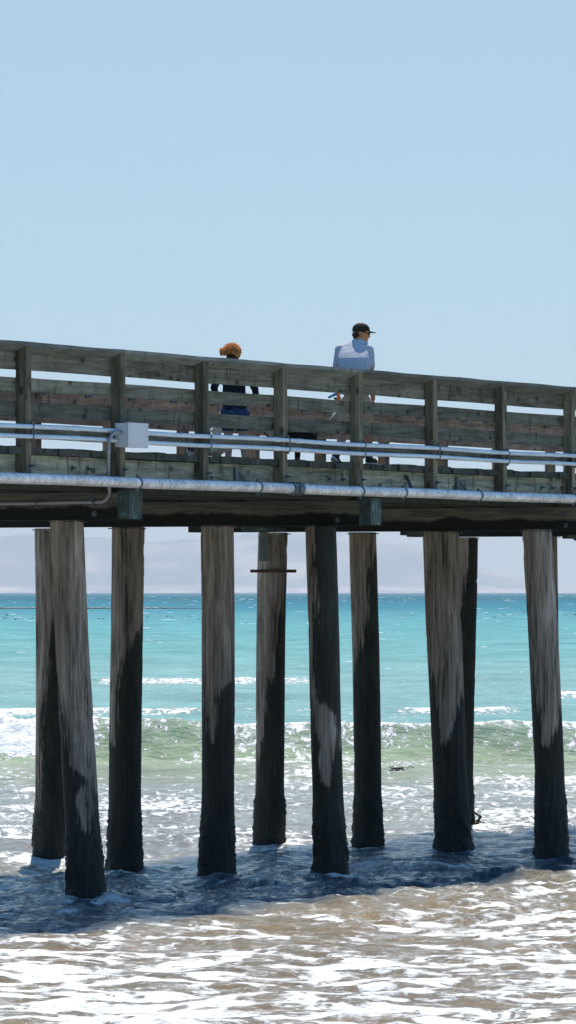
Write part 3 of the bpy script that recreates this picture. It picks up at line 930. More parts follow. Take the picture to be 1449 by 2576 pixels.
# sloping cap: outer edge high, inner edge low
ccuts = [T0, tposts[2] + W / 2, tposts[4] + W / 2, tposts[7] + W / 2, tposts[10] + W / 2, tposts[14] + W / 2, tposts[18] + W / 2, T1]
for a, b_ in zip(ccuts, ccuts[1:]):
    bm = bmesh.new()
    n = max(4, int((b_ - a) / 0.25))
    ph = rng.uniform(0, 6)
    rings = []
    for i in range(n + 1):
        tt = a + 0.002 + (b_ - a - 0.004) * i / n
        dz = 0.003 * math.sin(tt * 2.57 + ph) + 0.0015 * math.sin(tt * 5 + ph)
        pr = [(-0.035, 0.0), (-0.031, -0.038), (0.225, -0.038 - 0.40 * 0.256), (0.221, -0.40 * 0.256)]
        rings.append([bm.verts.new((tt, s, ZC + z + dz)) for s, z in pr])
    for p, q in zip(rings, rings[1:]):
        for k in range(4): bm.faces.new((p[k], q[k], q[(k + 1) % 4], p[(k + 1) % 4]))
    bm.faces.new(rings[0]); bm.faces.new(list(reversed(rings[-1])))
    mesh_obj("cap_rail", bm, M['cap'], rail)

far = empty("railing", (OX, OY, 0), PHI)
tag(far, "reddish brown timber railing with small plaques along the far side of the pier", "railing", "railings along the pier")
fl = [70, 257, 443, 622, 790, 950, 1098, 1237, 1370]
ft = [t_at(x, SF + 0.04 + W) for x in fl]
fs = (ft[-1] - ft[0]) / 8
ft = [ft[0] - fs * k for k in (4, 3, 2, 1)] + ft + [ft[-1] + fs * k for k in range(1, 12)]
for tt in ft:
    if tt > T1 or tt < T0: continue
    bm = bmesh.new(); add_box(bm, tt, tt + W, SF + 0.04, SF + 0.04 + W, ZC - 1.50, ZC - 0.10)
    mesh_obj("post", bm, M['newpost'], far, bevel=0.004)
def far_cuts(o): return [T0 + 0.1] + [tt + W / 2 for i, tt in enumerate(ft) if (i + o) % 2 == 0 and T0 + 1 < tt < T1 - 1] + [T1 - 0.1]
FB = []
for r_, (z1, z0) in enumerate(((-0.085, -0.345), (-0.400, -0.580), (-0.652, -0.79), (-0.93, -1.065))):
    board_run("rail_board", M['new'], far, SF, SF + 0.038, ZC + z0, ZC + z1, far_cuts(r_ % 2))
for a, b_ in zip([T0, T0 + 9, T0 + 18, T0 + 27, T0 + 36], [T0 + 9, T0 + 18, T0 + 27, T0 + 36, T1]):
    bm = bmesh.new()
    prof = [(-0.08, -0.085), (0.20, 0.0), (0.20, -0.038), (-0.08, -0.123)]
    R_ = [[bm.verts.new((tt, SF + s, ZC + z)) for s, z in prof] for tt in (a + .002, b_ - .002)]
    for k in range(4): bm.faces.new((R_[0][k], R_[1][k], R_[1][(k + 1) % 4], R_[0][(k + 1) % 4]))
    bm.faces.new(R_[0]); bm.faces.new(list(reversed(R_[1])))
    mesh_obj("cap_rail", bm, M['cap'], far)
for x in (-8, 106, 221.6, 330, 436, 538, 764, 825, 884, 943.7, 1000.9, 1057.4, 1112, 1167, 1221, 1273, 1325, 1376, 1424):
    tt = t_at(x, SF)
    bm = bmesh.new(); add_box(bm, tt - 0.095, tt + 0.095, SF - 0.012, SF - 0.001, ZC - 0.215, ZC - 0.115)
    p = mesh_obj("plaque", bm, M['plaque'], far)
    bm = bmesh.new(); add_box(bm, tt - 0.10, tt + 0.10, SF - 0.02, SF - 0.001, ZC - 0.223, ZC - 0.2155)
    mesh_obj("plaque_ledge", bm, M['plaque_edge'], p)

# ------------------------------------------------------------------ pipes
def ring_on(parent, t_, s_, z_, r, w=0.03, th=0.008, name="clamp", mat=None, lug=True):
    bm = bmesh.new()
    add_cyl(bm, (t_ - w / 2, s_, z_), (t_ + w / 2, s_, z_), r + th, None, 20)
    if lug:
        add_box(bm, t_ - w / 2 + .001, t_ + w / 2 - .001, s_ - 0.01, s_ + 0.012, z_ + r, z_ + r + 0.035)
        add_box(bm, t_ - w / 2 + .001, t_ + w / 2 - .001, s_ - 0.01, s_ + 0.012, z_ - r - 0.030, z_ - r)
    return mesh_obj(name, bm, mat or M['clamp'], parent)

def pipe_thing(label, s_, z_, r, mat, t0, t1, clamps, couplings, group, sag=0.004, cw=0.03, name="pipe", cat="pipe", cth=.008, lug=True):
    e = empty(name, (OX, OY, 0), PHI)
    tag(e, label, cat, group)
    bm = bmesh.new()
    n = int((t1 - t0) / 0.5)
    zz = lambda t_: z_ + sag * math.sin(t_ * 1.3 + z_ * 9)
    add_tube(bm, [(t0 + (t1 - t0) * i / n, s_, zz(t0 + (t1 - t0) * i / n)) for i in range(n + 1)], r, 24)
    mesh_obj("pipe_run", bm, mat, e, smooth=True)
    for t_ in clamps: ring_on(e, t_, s_, zz(t_), r, cw, cth, lug=lug)
    for t_ in couplings:
        bm = bmesh.new(); add_lathe(bm, (t_ - 0.09, s_, zz(t_)), (t_ + 0.09, s_, zz(t_)), [(0, r), (0.012, r + 0.007), (0.168, r + 0.007), (0.18, r)], 24)
        mesh_obj("coupling", bm, mat, e, smooth=True)
    return e
SPI = -0.10
big = pipe_thing("thick galvanised steel pipe along the foot of the near railing", SPI, ZC - 1.524, 0.062, M['galv'], T0, T1,
                 [t_at(x, SPI) for x in (345, 648, 905, 1013, 1203, 1441)] + [30, 36, 42], [], None, 0.003, 0.035, "pipe", "pipe")
bm = bmesh.new(); tt = t_at(742, SPI)
add_lathe(bm, (tt - 0.13, SPI, ZC - 1.524), (tt + 0.13, SPI, ZC - 1.524), [(0, .064), (0.001, .082), (0.09, .082), (.0901, .074), (.17, .074), (.1701, .082), (.26, .082), (.261, .064)], 24)
add_box(bm, tt - 0.05, tt + 0.05, SPI - 0.1, SPI - 0.07, ZC - 1.56, ZC - 1.50)
mesh_obj("coupling", bm, M['clamp'], big)
# hangers that carry the big pipe on the fascia
for x, kind in ((590, 0), (1008, 1), (1147, 0), (-60, 0)):
    tt = t_at(x, W)
    bm = bmesh.new()
    if kind == 0:
        add_box(bm, tt - 0.035, tt + 0.035, W - 0.03, W + 0.002, ZC - 1.50, ZC - 1.29)
        add_tube(bm, [(tt + 0.04, W - 0.02, ZC - 1.33), (tt + 0.24, W - 0.04, ZC - 1.45), (tt + 0.34, W - 0.05, ZC - 1.475)], 0.012, 8)
        add_box(bm, tt + 0.036, tt + 0.42, W - 0.06, W - 0.03, ZC - 1.50, ZC - 1.475)
    else:
        add_tube(bm, [(tt - 0.08, W - 0.18, ZC - 1.45), (tt + 0.12, W - 0.03, ZC - 1.32)], 0.022, 10)
        add_tube(bm, [(tt + 0.12, W - 0.03, ZC - 1.32), (tt + 0.17, W - 0.01, ZC - 1.32)], 0.032, 10)
    mesh_obj("hanger", bm, M['clamp'], big)
bx0 = t_at(287, 0.0); bx1 = t_at(367, -0.2)
SB0, SB1 = -0.160, -0.004
tb0 = t_at(319, SB0)           # near corner of the box
tb1 = t_at(368, SB0)
ctop, cbot = ZC - 0.940, ZC - 1.050
SC = -0.034
for nm, z_, r in (("upper of the two thin grey conduits clamped across the near railing posts", ctop, 0.0265), ("lower of the two thin grey conduits clamped across the near railing posts", cbot, 0.0255)):
    e = empty("conduit", (OX, OY, 0), PHI)
    tag(e, nm, "conduit", "thin conduits along the railing")
    for a, b_ in ((T0, tb0 - 0.002), (tb1 + 0.002, T1)):
        n = int((b_ - a) / 0.4) + 1
        bm = bmesh.new()
        add_tube(bm, [(a + (b_ - a) * i / n, SC, z_ + 0.006 * math.sin((a + (b_ - a) * i / n) * 1.3 + z_)) for i in range(n + 1)], r, 16)
        mesh_obj("pipe_run", bm, M['conduit'], e, smooth=True)
    for tt in tposts:
        tt2 = tt + W * 0.6
        if tb0 - 0.05 < tt2 < tb1 + 0.05: continue
        ring_on(e, tt2, SC, z_ + 0.006 * math.sin(tt2 * 1.3 + z_), r, 0.026, 0.005)
    for x in (190, 695, 752, 1240, 1400):
        tt2 = t_at(x, SC)
        bm = bmesh.new(); add_lathe(bm, (tt2 - .08, SC, z_ + 0.006 * math.sin(tt2 * 1.3 + z_)), (tt2 + .08, SC, z_ + 0.006 * math.sin(tt2 * 1.3 + z_)), [(0, r), (.008, r + .004), (.152, r + .004), (.16, r)], 16)
        mesh_obj("coupling", bm, M['conduit'], e, smooth=True)

jb = empty("junction_box", (OX, OY, 0), PHI)
tag(jb, "pale grey metal junction box fixed to a railing post where the thin conduits meet", "junction box")
zb1, zb0 = ZC - 0.845, ZC - 1.120
bm = bmesh.new(); add_box(bm, tb0, tb1, SB0, SB1, zb0, zb1); mesh_obj("box_body", bm, M['box'], jb, bevel=0.004)
bm = bmesh.new(); add_box(bm, tb0 - 0.006, tb1 + 0.006, SB0 - 0.022, SB0 - 0.001, zb0 - 0.006, zb1 + 0.006); mesh_obj("lid", bm, M['box'], jb, bevel=0.004)

pc = empty("cable_conduit", (OX, OY, 0), PHI)
tag(pc, "curved grey plastic conduit dropping from the junction box and turning under the deck", "conduit")
tv = tb0 - 0.42
t_c, s_c = bent_t[0] - CW / 2 - 0.03, caps[0][2]
sv, sv2 = -0.088, -0.012
tv = t_at(272, sv)
tc_ = bent_t[0] - CW / 2 - 0.03
s_b = min((i * 0.01 for i in range(-20, 200)), key=lambda q: abs(t_at(274, q) - tc_))
def arc(c, a0, a1, r, u, v, n=8):
    return [Vector(c) + Vector(u) * (r * math.cos(math.radians(a0 + (a1 - a0) * i / n))) + Vector(v) * (r * math.sin(math.radians(a0 + (a1 - a0) * i / n))) for i in range(n + 1)]
ztop = ZC - 0.955
pts = [(tb0 + 0.0, sv, ztop)]
pts += arc((tv + 0.20, sv, ztop - 0.20), 90, 180, 0.20, (1, 0, 0), (0, 0, 1))
tv2 = t_at(272, sv2)
pts += [(tv, sv, ZC - 1.20), (tv2, sv2, ZC - 1.40), (tv2, sv2, ZC - 1.47)]
zbot = ZC - 1.735
pts += [(t_at(273, (sv2 + s_b) / 2), (sv2 + s_b) / 2, ZC - 1.56)]
pts += arc((tc_, s_b + 0.12, zbot + 0.12), 180, 270, 0.12, (0, 1, 0), (0, 0, 1))
sv = s_b
pts += [(tc_, sv + 0.5, zbot), (tc_, sv + 1.2, zbot - 0.01), (tc_, sv + 2.2, zbot), (tc_, sv + 3.6, zbot - .01)]
bm = bmesh.new(); add_tube(bm, pts, 0.0205, 14); mesh_obj("pipe_run", bm, M['pvc'], pc, smooth=True)
for sx in (0.2, 0.95, 1.75):
    bm = bmesh.new(); add_cyl(bm, (tc_, sv + sx - .015, zbot - .002), (tc_, sv + sx + .015, zbot - .002), 0.027, None, 12)
    add_box(bm, tc_ - .01, tc_ + .025, sv + sx - .012, sv + sx + .012, zbot - 0.05, zbot + 0.04)
    mesh_obj("clamp", bm, M['clamp'], pc)
bm = bmesh.new(); add_cyl(bm, (tv, -0.088, ZC - 1.20), (tv, -0.088, ZC - 1.14), 0.026, None, 14); mesh_obj("coupling", bm, M['pvc'], pc, smooth=True)

# ------------------------------------------------------------------ people and dogs
FWD = Vector((CP, SP, 0)); RGT = Vector((SP, -CP, 0))   # walking direction along the pier and its right side
def fig(name, x, s, label, cat, rz=None):
    p = to_world(t_at(x, s), s, ZD)
    e = empty(name, p, 0.0)
    tag(e, label, cat)
    return e
def hand(bm, wrist, d, side, size=1.0, curl=0.6):
    """palm, four unequal bent fingers and a thumb; d = hand direction, side = thumb side"""
    d = Vector(d).normalized(); side = Vector(side); side = (side - d * side.dot(d)).normalized(); nrm = d.cross(side)
    w = Vector(wrist)
    palm = w + d * 0.075 * size
    add_capsule(bm, w, palm, 0.024 * size, 0.034 * size, 12, 0.5, nrm)
    for i, L in enumerate((0.070, 0.078, 0.073, 0.058)):
        b = palm + side * (0.027 - 0.018 * i) * size
        c1 = b + (d * math.cos(curl * .5) + nrm * math.sin(curl * .5)) * L * 0.5 * size
        c2 = c1 + (d * math.cos(curl * 1.5) + nrm * math.sin(curl * 1.5)) * L * 0.5 * size
        add_capsule(bm, b, c1, 0.0095 * size, 0.009 * size, 8); add_capsule(bm, c1, c2, 0.009 * size, 0.0078 * size, 8)
    tb = w + d * 0.025 * size + side * 0.022 * size
    t1 = tb + (d * 0.7 + side * 0.7) * 0.04 * size; t2 = t1 + (d * 0.95 + nrm * 0.3) * 0.03 * size
    add_capsule(bm, tb, t1, 0.012 * size, 0.011 * size, 8); add_capsule(bm, t1, t2, 0.011 * size, 0.009 * size, 8)

def head_parts(bm, c, face, s=1.0, jaw=1.0):
    """head with nose, brow, chin and ears; c = centre, face = looking direction"""
    f = Vector(face).normalized(); u = Vector((0, 0, 1)); u = (u - f * u.dot(f)).normalized(); r = f.cross(u)
    c = Vector(c)
    P = lambda a, b, h: c + f * a * s + r * b * s + u * h * s
    add_capsule(bm, P(-0.025, 0, 0.035), P(0.018, 0, 0.035), 0.082 * s, 0.078 * s, 18, 1.12, u)
    add_capsule(bm, P(0.035, 0, -0.005), P(0.045, 0, -0.072), 0.060 * s, 0.036 * s * jaw, 14)
    add_capsule(bm, P(0.080, 0, 0.018), P(0.104, 0, -0.022), 0.009 * s, 0.014 * s, 8)          # nose
    add_capsule(bm, P(0.075, -0.03, 0.034), P(0.075, 0.03, 0.034), 0.016 * s, 0.016 * s, 8)      # brow
    add_capsule(bm, P(0.078, -0.018, -0.048), P(0.078, 0.018, -0.048), 0.010 * s, 0.010 * s, 8)  # lips
    add_capsule(bm, P(0.077, -0.012, -0.066), P(0.077, 0.012, -0.066), 0.010 * s, 0.010 * s, 8)
    add_capsule(bm, P(0.066, -0.008, -0.094), P(0.066, 0.008, -0.094), 0.018 * s, 0.018 * s, 8)  # chin
    for q in (-1, 1):
        add_capsule(bm, P(-0.008, q * 0.080, 0.020), P(-0.004, q * 0.078, -0.022), 0.014 * s, 0.011 * s, 8, 0.7, r)
    return P

V3 = Vector
# --- the man ------------------------------------------------------------
man = fig("person", 893, 0.85, "man in dark cap, heather grey t-shirt and tan shorts walking with head turned right", "person")
kk = FD / man.location.y
zrow = lambda y: H + (1490 - y) / kk - ZD
def Q(x, y, dep=0.0): return V3(((x - 893) / kk, dep, zrow(y)))
hc = Q(909.5, 838.5, 0.31)
hip = Q(896, 1005, 0.0)
bm = bmesh.new()
face = V3((0.97, 0.24, -0.06))
Pm = head_parts(bm, hc, face, 1.06)
neck0 = Q(900, 866, 0.22)
add_capsule(bm, neck0, hc + V3((-0.015, -0.01, -0.04)), 0.066, 0.058, 16)
add_capsule(bm, Q(890, 905, 0.12), hip, 0.110, 0.13, 18, 0.7, FWD)
lsh, rsh = Q(857, 880, 0.25), Q(926, 881, 0.14)
lel, rel = Q(846, 945, 0.20), Q(933, 948, 0.02)
lwr, rwr = Q(851, 990, 0.26), Q(938, 1003, 0.02)
for a, b_, c_ in ((lsh, lel, lwr), (rsh, rel, rwr)):
    add_capsule(bm, a, b_, 0.062, 0.046, 14); add_capsule(bm, b_, c_, 0.046, 0.030, 14)
hand(bm, lwr, V3((-0.05, 0.35, -1)), V3((0.5, 0.8, 0)), 1.05, 0.9)
hand(bm, rwr, V3((0.05, 0.2, -1)), V3((-0.2, 0.9, 0)), 1.05, 0.7)
lhip, rhip = Q(876, 1015, 0.04), Q(913, 1015, -0.03)
lkn, rkn = Q(866, 1085, 0.05), Q(924, 1088, 0.04)
lan, ran = Q(846, 1143, -0.20), Q(928, 1150, 0.03)
for a, b_, c_ in ((lhip, lkn, lan), (rhip, rkn, ran)):
    add_capsule(bm, a, b_, 0.085, 0.058, 14); add_capsule(bm, b_, b_ + (c_ - b_) * 0.35, 0.055, 0.060, 14)
    add_capsule(bm, b_ + (c_ - b_) * 0.35, c_, 0.060, 0.038, 14)
body = blob("body", bm, M['skin'], man, 0.0085, 4)
# shirt
bm = bmesh.new()
RG = [(851, 901, 12, .27, .070), (857, 898, 24, .27, .095), (864, 894, 34, .26, .115), (873, 891, 40, .23, .130), (886, 890, 42, .165, .140), (900, 890, 41, .10, .145),
      (920, 891, 38.5, .04, .145), (945, 892, 36, .01, .140), (970, 893, 35, 0, .140), (992, 894, 36.5, -.01, .148)]
prev = None; sg = 32
for (y_, cx_, hw_, dp_, hd_) in RG:
    c_ = Q(cx_, y_, dp_)
    rg = [bm.verts.new(c_ + RGT * (hw_ / kk / 0.93) * math.copysign(abs(math.cos(q)) ** 0.85, math.cos(q)) + FWD * hd_ * math.copysign(abs(math.sin(q)) ** 0.9, math.sin(q))) for q in [2 * math.pi * i / sg for i in range(sg)]]
    if prev:
        for i in range(sg): bm.faces.new((prev[i], prev[(i + 1) % sg], rg[(i + 1) % sg], rg[i]))
    else: bm.faces.new(rg)
    prev = rg
bm.faces.new(list(reversed(prev)))
for a, b_ in ((lsh, lel), (rsh, rel)):
    add_capsule(bm, a + V3((0, 0, 0.01)), a + (b_ - a) * 0.56, 0.076, 0.072, 16)
shirt = blob("t_shirt", bm, M['shirt'], man, 0.009, 8, 0.005, 6)
# shorts
bm = bmesh.new()
add_capsule(bm, Q(895, 985, 0.0), Q(896, 1010, 0.0), 0.165, 0.165, 20, 0.78, FWD)
for a, b_ in ((lhip, lkn), (rhip, rkn)):
    add_capsule(bm, a, a + (b_ - a) * 0.72, 0.112, 0.100, 16)
blob("shorts", bm, M['shorts'], man, 0.011, 4, 0.008, 10)
# cap, hair at the nape, glasses
bm = bmesh.new()
f = face.normalized(); r = f.cross(V3((0, 0, 1))).normalized(); u = r.cross(f)
if u.z < 0: u = -u
C0 = hc + u * 0.060
seg = 28
rings = []
for i in range(9):
    a = math.radians(90 * i / 8)
    R_ = 0.104 * math.cos(a) ** 0.85 if i < 8 else 0
    h_ = 0.088 * math.sin(a)
    if i == 8: rings.append([bm.verts.new(C0 + u * h_)])
    else: rings.append([bm.verts.new(C0 + u * h_ - f * 0.008 + f * (R_ * 1.10 * math.cos(2 * math.pi * k / seg)) + r * (R_ * 0.94 * math.sin(2 * math.pi * k / seg))) for k in range(seg)])
lowr = [bm.verts.new(v.co - u * (0.030 if math.cos(2 * math.pi * k / seg) < 0.3 else 0.012)) for k, v in enumerate(rings[0])]
for k in range(seg): bm.faces.new((lowr[k], lowr[(k + 1) % seg], rings[0][(k + 1) % seg], rings[0][k]))
for a, b_ in zip(rings, rings[1:]):
    for k in range(seg):
        if len(b_) == 1: bm.faces.new((a[k], a[(k + 1) % seg], b_[0]))
        else: bm.faces.new((a[k], a[(k + 1) % seg], b_[(k + 1) % seg], b_[k]))
cap_o = mesh_obj("baseball_cap", bm, M['hat'], man, smooth=True)
sm = cap_o.modifiers.new("t", 'SOLIDIFY'); sm.thickness = 0.004
bm = bmesh.new()
top = []; bot = []
nb = 12
inner = []; outer = []
for i in range(nb + 1):
    a = math.radians(-62 + 124 * i / nb)
    pin = C0 - f * 0.008 + f * (0.1144 * math.cos(a)) + r * (0.098 * math.sin(a)) - u * 0.006
    ext = 0.090 * math.cos(a * 1.25) if abs(a * 1.25) < math.pi / 2 else 0.0
    pout = pin + f * ext + u * (-0.018 * (1 - abs(math.sin(a)) * 0.0) * ext / 0.090 - 0.012 * abs(math.sin(a)) * ext / .09)
    inner.append(pin); outer.append(pout)
for sgn in (0.0, -0.005):
    top.append(([bm.verts.new(p + u * sgn) for p in inner], [bm.verts.new(p + u * sgn) for p in outer]))
for i in range(nb):
    bm.faces.new((top[0][0][i], top[0][1][i], top[0][1][i + 1], top[0][0][i + 1]))
    bm.faces.new((top[1][0][i + 1], top[1][1][i + 1], top[1][1][i], top[1][0][i]))
    bm.faces.new((top[0][1][i], top[1][1][i], top[1][1][i + 1], top[0][1][i + 1]))
mesh_obj("visor", bm, M['hat'], cap_o)
bm = bmesh.new()
add_capsule(bm, Pm(-0.070, -0.045, -0.005), Pm(-0.070, 0.045, -0.005), 0.040, 0.040, 12)
add_capsule(bm, Pm(-0.072, -0.03, -0.04), Pm(-0.072, 0.03, -0.04), 0.026, 0.026, 12)
blob("hair", bm, M['hair_brown'], man, 0.009, 2)
bm = bmesh.new()
for q in (-1, 1):
    add_tube(bm, [Pm(0.092, q * 0.062, 0.018), Pm(0.0, q * 0.092, 0.020)], 0.004, 6)
    add_ellipsoid(bm, Pm(0.090, q * 0.034, 0.012), 0.012, 0.030, 0.021, face.to_track_quat('X', 'Z').to_matrix(), 12)
mesh_obj("sunglasses", bm, M['glasses'], man, smooth=True)
# shoes
def shoe(ank, dirv, up, parent, mat=None):
    d = Vector(dirv).normalized()
    bm = bmesh.new()
    a = Vector(ank)
    add_capsule(bm, a - Vector(up) * 0.01, a - Vector(up) * 0.045, 0.050, 0.045, 14)
    add_capsule(bm, a - Vector(up) * 0.055 - d * 0.02, a - Vector(up) * 0.062 + d * 0.12, 0.042, 0.040, 14)
    add_capsule(bm, a - Vector(up) * 0.065 + d * 0.08, a - Vector(up) * 0.07 + d * 0.17, 0.043, 0.030, 14)
    s_ = blob("shoe", bm, mat or M['shoe'], parent, 0.008, 3)
    bm = bmesh.new()
    side = d.cross(Vector(up)).normalized()
    base = a - Vector(up) * 0.100
    pts_ = []
    for q in range(20):
        an = 2 * math.pi * q / 20
        pts_.append(base + d * (0.065 + 0.145 * math.cos(an)) + side * (0.047 * math.sin(an)))
    lo_ = [bm.verts.new(p - Vector(up) * 0.016) for p in pts_]; hi_ = [bm.verts.new(p + Vector(up) * 0.012) for p in pts_]
    for q in range(20): bm.faces.new((lo_[q], lo_[(q + 1) % 20], hi_[(q + 1) % 20], hi_[q]))
    bm.faces.new(hi_); bm.faces.new(list(reversed(lo_)))
    mesh_obj("sole", bm, M['sole'], s_)
shoe(V3((ran.x, ran.y, 0.116)), V3((0.5, 0.85, 0)), (0, 0, 1), man)
upv = V3((0.28, 0.5, 0.82)).normalized(); dv = V3((0.40, 0.70, -0.58)).normalized()
shoe(lan, dv, upv, man)

# blue bag and leash handle held at his left hand
bg_o = empty("leash_handle", man.location + lwr + V3((-0.01, 0.03, -0.10)))
tag(bg_o, "grey retractable leash handle with blue bag held in the man's left hand", "leash")
bm = bmesh.new()
add_capsule(bm, (0, 0, 0.035), (0, 0, -0.035), 0.028, 0.028, 12); add_capsule(bm, (-0.03, 0, 0.05), (0.02, 0, 0.05), 0.02, 0.02, 12)
blob("grip", bm, M['clamp'], bg_o, 0.006, 2)
bm = bmesh.new(); add_capsule(bm, (-0.05, -0.02, 0.09), (-0.11, -0.03, 0.06), 0.022, 0.016, 10); add_capsule(bm, (0.0, -0.02, 0.115), (-0.05, -0.02, 0.09), 0.018, 0.022, 10)
blob("bag", bm, M['bluebag'], bg_o, 0.006, 2, 0.006, 25)
bm = bmesh.new(); add_tube(bm, [(-0.0, -0.01, -0.10), (-0.05, -0.03, -0.165), (-0.115, -0.04, -0.245)], [0.014, 0.012, 0.008], 8)
mesh_obj("leash_end", bm, M['galv'], bg_o, smooth=True)

# --- the woman ------------------------------------------------------------
wom = fig("person", 588, 3.15, "woman with short copper curls, dark long-sleeved top and denim shorts walking away with two dogs", "person")
kk = FD / wom.location.y
def R(x, y, dep=0.0): return V3(((x - 588) / kk, dep, zrow(y)))
hc = R(583, 889, 0.06)
bm = bmesh.new()
head_parts(bm, hc, V3((0.35, 0.93, -0.05)), 0.96, 0.9)
add_capsule(bm, R(585, 915, 0.02), hc + V3((0, -0.005, -0.05)), 0.052, 0.048, 14)
lsh, rsh = R(558, 926, 0.05), R(616, 927, -0.05)
lel, rel = R(538, 975, 0.0), R(641, 978, -0.08)
lwr, rwr = R(547, 1018, 0.12), R(646, 1022, 0.05)
add_capsule(bm, R(588, 935, 0), R(590, 1010, 0), 0.11, 0.125, 16, 0.75, FWD)
for a, b_, c_ in ((lsh, lel, lwr), (rsh, rel, rwr)):
    add_capsule(bm, a, b_, 0.045, 0.036, 12); add_capsule(bm, b_, c_, 0.036, 0.025, 12)
hand(bm, lwr, V3((0.0, 0.1, -1)), V3((0.3, 0.9, 0)), 0.95, 0.8)
hand(bm, rwr, V3((0.02, 0.1, -1)), V3((-0.3, 0.9, 0)), 0.95, 0.8)
lhip, rhip = R(573, 1040, 0.02), R(608, 1040, -0.02)
lkn, rkn = R(574, 1100, 0.05), R(611, 1102, 0.00)
lan, ran = R(574, 1168, -0.02), R(617, 1168, -0.02)
for a, b_, c_ in ((lhip, lkn, lan), (rhip, rkn, ran)):
    add_capsule(bm, a, b_, 0.088, 0.058, 14); add_capsule(bm, b_, b_ + (c_ - b_) * 0.35, 0.054, 0.056, 14)
    add_capsule(bm, b_ + (c_ - b_) * 0.35, c_, 0.056, 0.034, 14)
blob("body", bm, M['skin_f'], wom, 0.0085, 4)
bm = bmesh.new()
add_capsule(bm, R(587, 930, 0.0), R(589, 1000, 0.0), 0.145, 0.172, 22, 0.75, FWD)
add_capsule(bm, R(589, 1000, 0.0), R(590, 1022, 0.0), 0.174, 0.178, 22, 0.75, FWD)
add_capsule(bm, R(567, 922, 0.04), R(606, 923, -0.03), 0.062, 0.062, 14)
add_capsule(bm, R(586, 912, 0.02), R(587, 918, 0.02), 0.058, 0.062, 14)
for a, b_, c_ in ((lsh, lel, lwr), (rsh, rel, rwr)):
    add_capsule(bm, a, b_, 0.062, 0.052, 14); add_capsule(bm, b_, b_ + (c_ - b_) * 0.62, 0.052, 0.042, 14)
blob("long_sleeved_top", bm, M['navy'], wom, 0.010, 4, 0.008, 10)
bm = bmesh.new()
add_capsule(bm, R(590, 1024, 0.0), R(590, 1045, 0.0), 0.172, 0.176, 20, 0.76, FWD)
for a, b_ in ((lhip, lkn), (rhip, rkn)):
    add_capsule(bm, a, a + (b_ - a) * 0.50, 0.104, 0.098, 16)
blob("denim_shorts", bm, M['denim'], wom, 0.010, 3, 0.005, 12)
for an in (lan, ran): shoe(V3((an.x, an.y, 0.116)), V3((0.43, 0.9, 0)), (0, 0, 1), wom)
# windblown curls
hr = random.Random(9)
Hc = hc + V3((0, -0.012, 0.035))
bm = bmesh.new()
add_ellipsoid(bm, Hc, 0.105, 0.10, 0.088)
add_ellipsoid(bm, Hc + V3((-0.075, -0.02, -0.015)), 0.075, 0.07, 0.045)
add_ellipsoid(bm, Hc + V3((0.050, -0.02, -0.045)), 0.062, 0.07, 0.062)
for i in range(46):
    th = hr.uniform(0, 2 * math.pi); ph = math.acos(hr.uniform(-0.35, 1.0))
    n_ = V3((math.sin(ph) * math.cos(th), math.sin(ph) * math.sin(th), math.cos(ph)))
    add_ellipsoid(bm, Hc + V3((n_.x * 0.100, n_.y * 0.094, n_.z * 0.082)), *(hr.uniform(0.016, 0.032) for _ in range(3)), None, 10)
hair = blob("curly_hair", bm, M['hair_red'], wom, 0.007, 1, 0.010, 45)
bm = bmesh.new()
for i in range(1500):
    th = hr.uniform(0, 2 * math.pi); ph = math.acos(hr.uniform(-0.3, 1.0))
    n_ = V3((math.sin(ph) * math.cos(th), math.sin(ph) * math.sin(th), math.cos(ph)))
    p = Hc + V3((n_.x * 0.112 - (0.03 if n_.x < -0.2 and n_.z < .4 else 0), n_.y * 0.106, n_.z * 0.095 - 0.012 * (n_.x < 0)))
    tg = n_.cross(V3((hr.uniform(-1, 1), hr.uniform(-1, 1), hr.uniform(-1, 1)))).normalized()
    d_ = (tg + n_ * 0.25 + V3((-0.55, 0, -0.1))).normalized()
    pts_ = [p]
    for q in range(4):
        d_ = (d_ + V3((hr.uniform(-.55, .55), hr.uniform(-.55, .55), hr.uniform(-.55, .45)))).normalized()
        pts_.append(pts_[-1] + d_ * 0.010)
    add_tube(bm, pts_, [0.0030, 0.0032, 0.0028, 0.0022, 0.001], 5)
mesh_obj("loose_strands", bm, M['hair_red'], hair, smooth=True)
bm = bmesh.new(); add_capsule(bm, hc + V3((0.0, -0.03, -0.03)), hc + V3((0.025, -0.02, -0.095)), 0.080, 0.062, 14)
blob("nape_hair", bm, M['hair_brown'], wom, 0.01, 2, 0.01, 30)

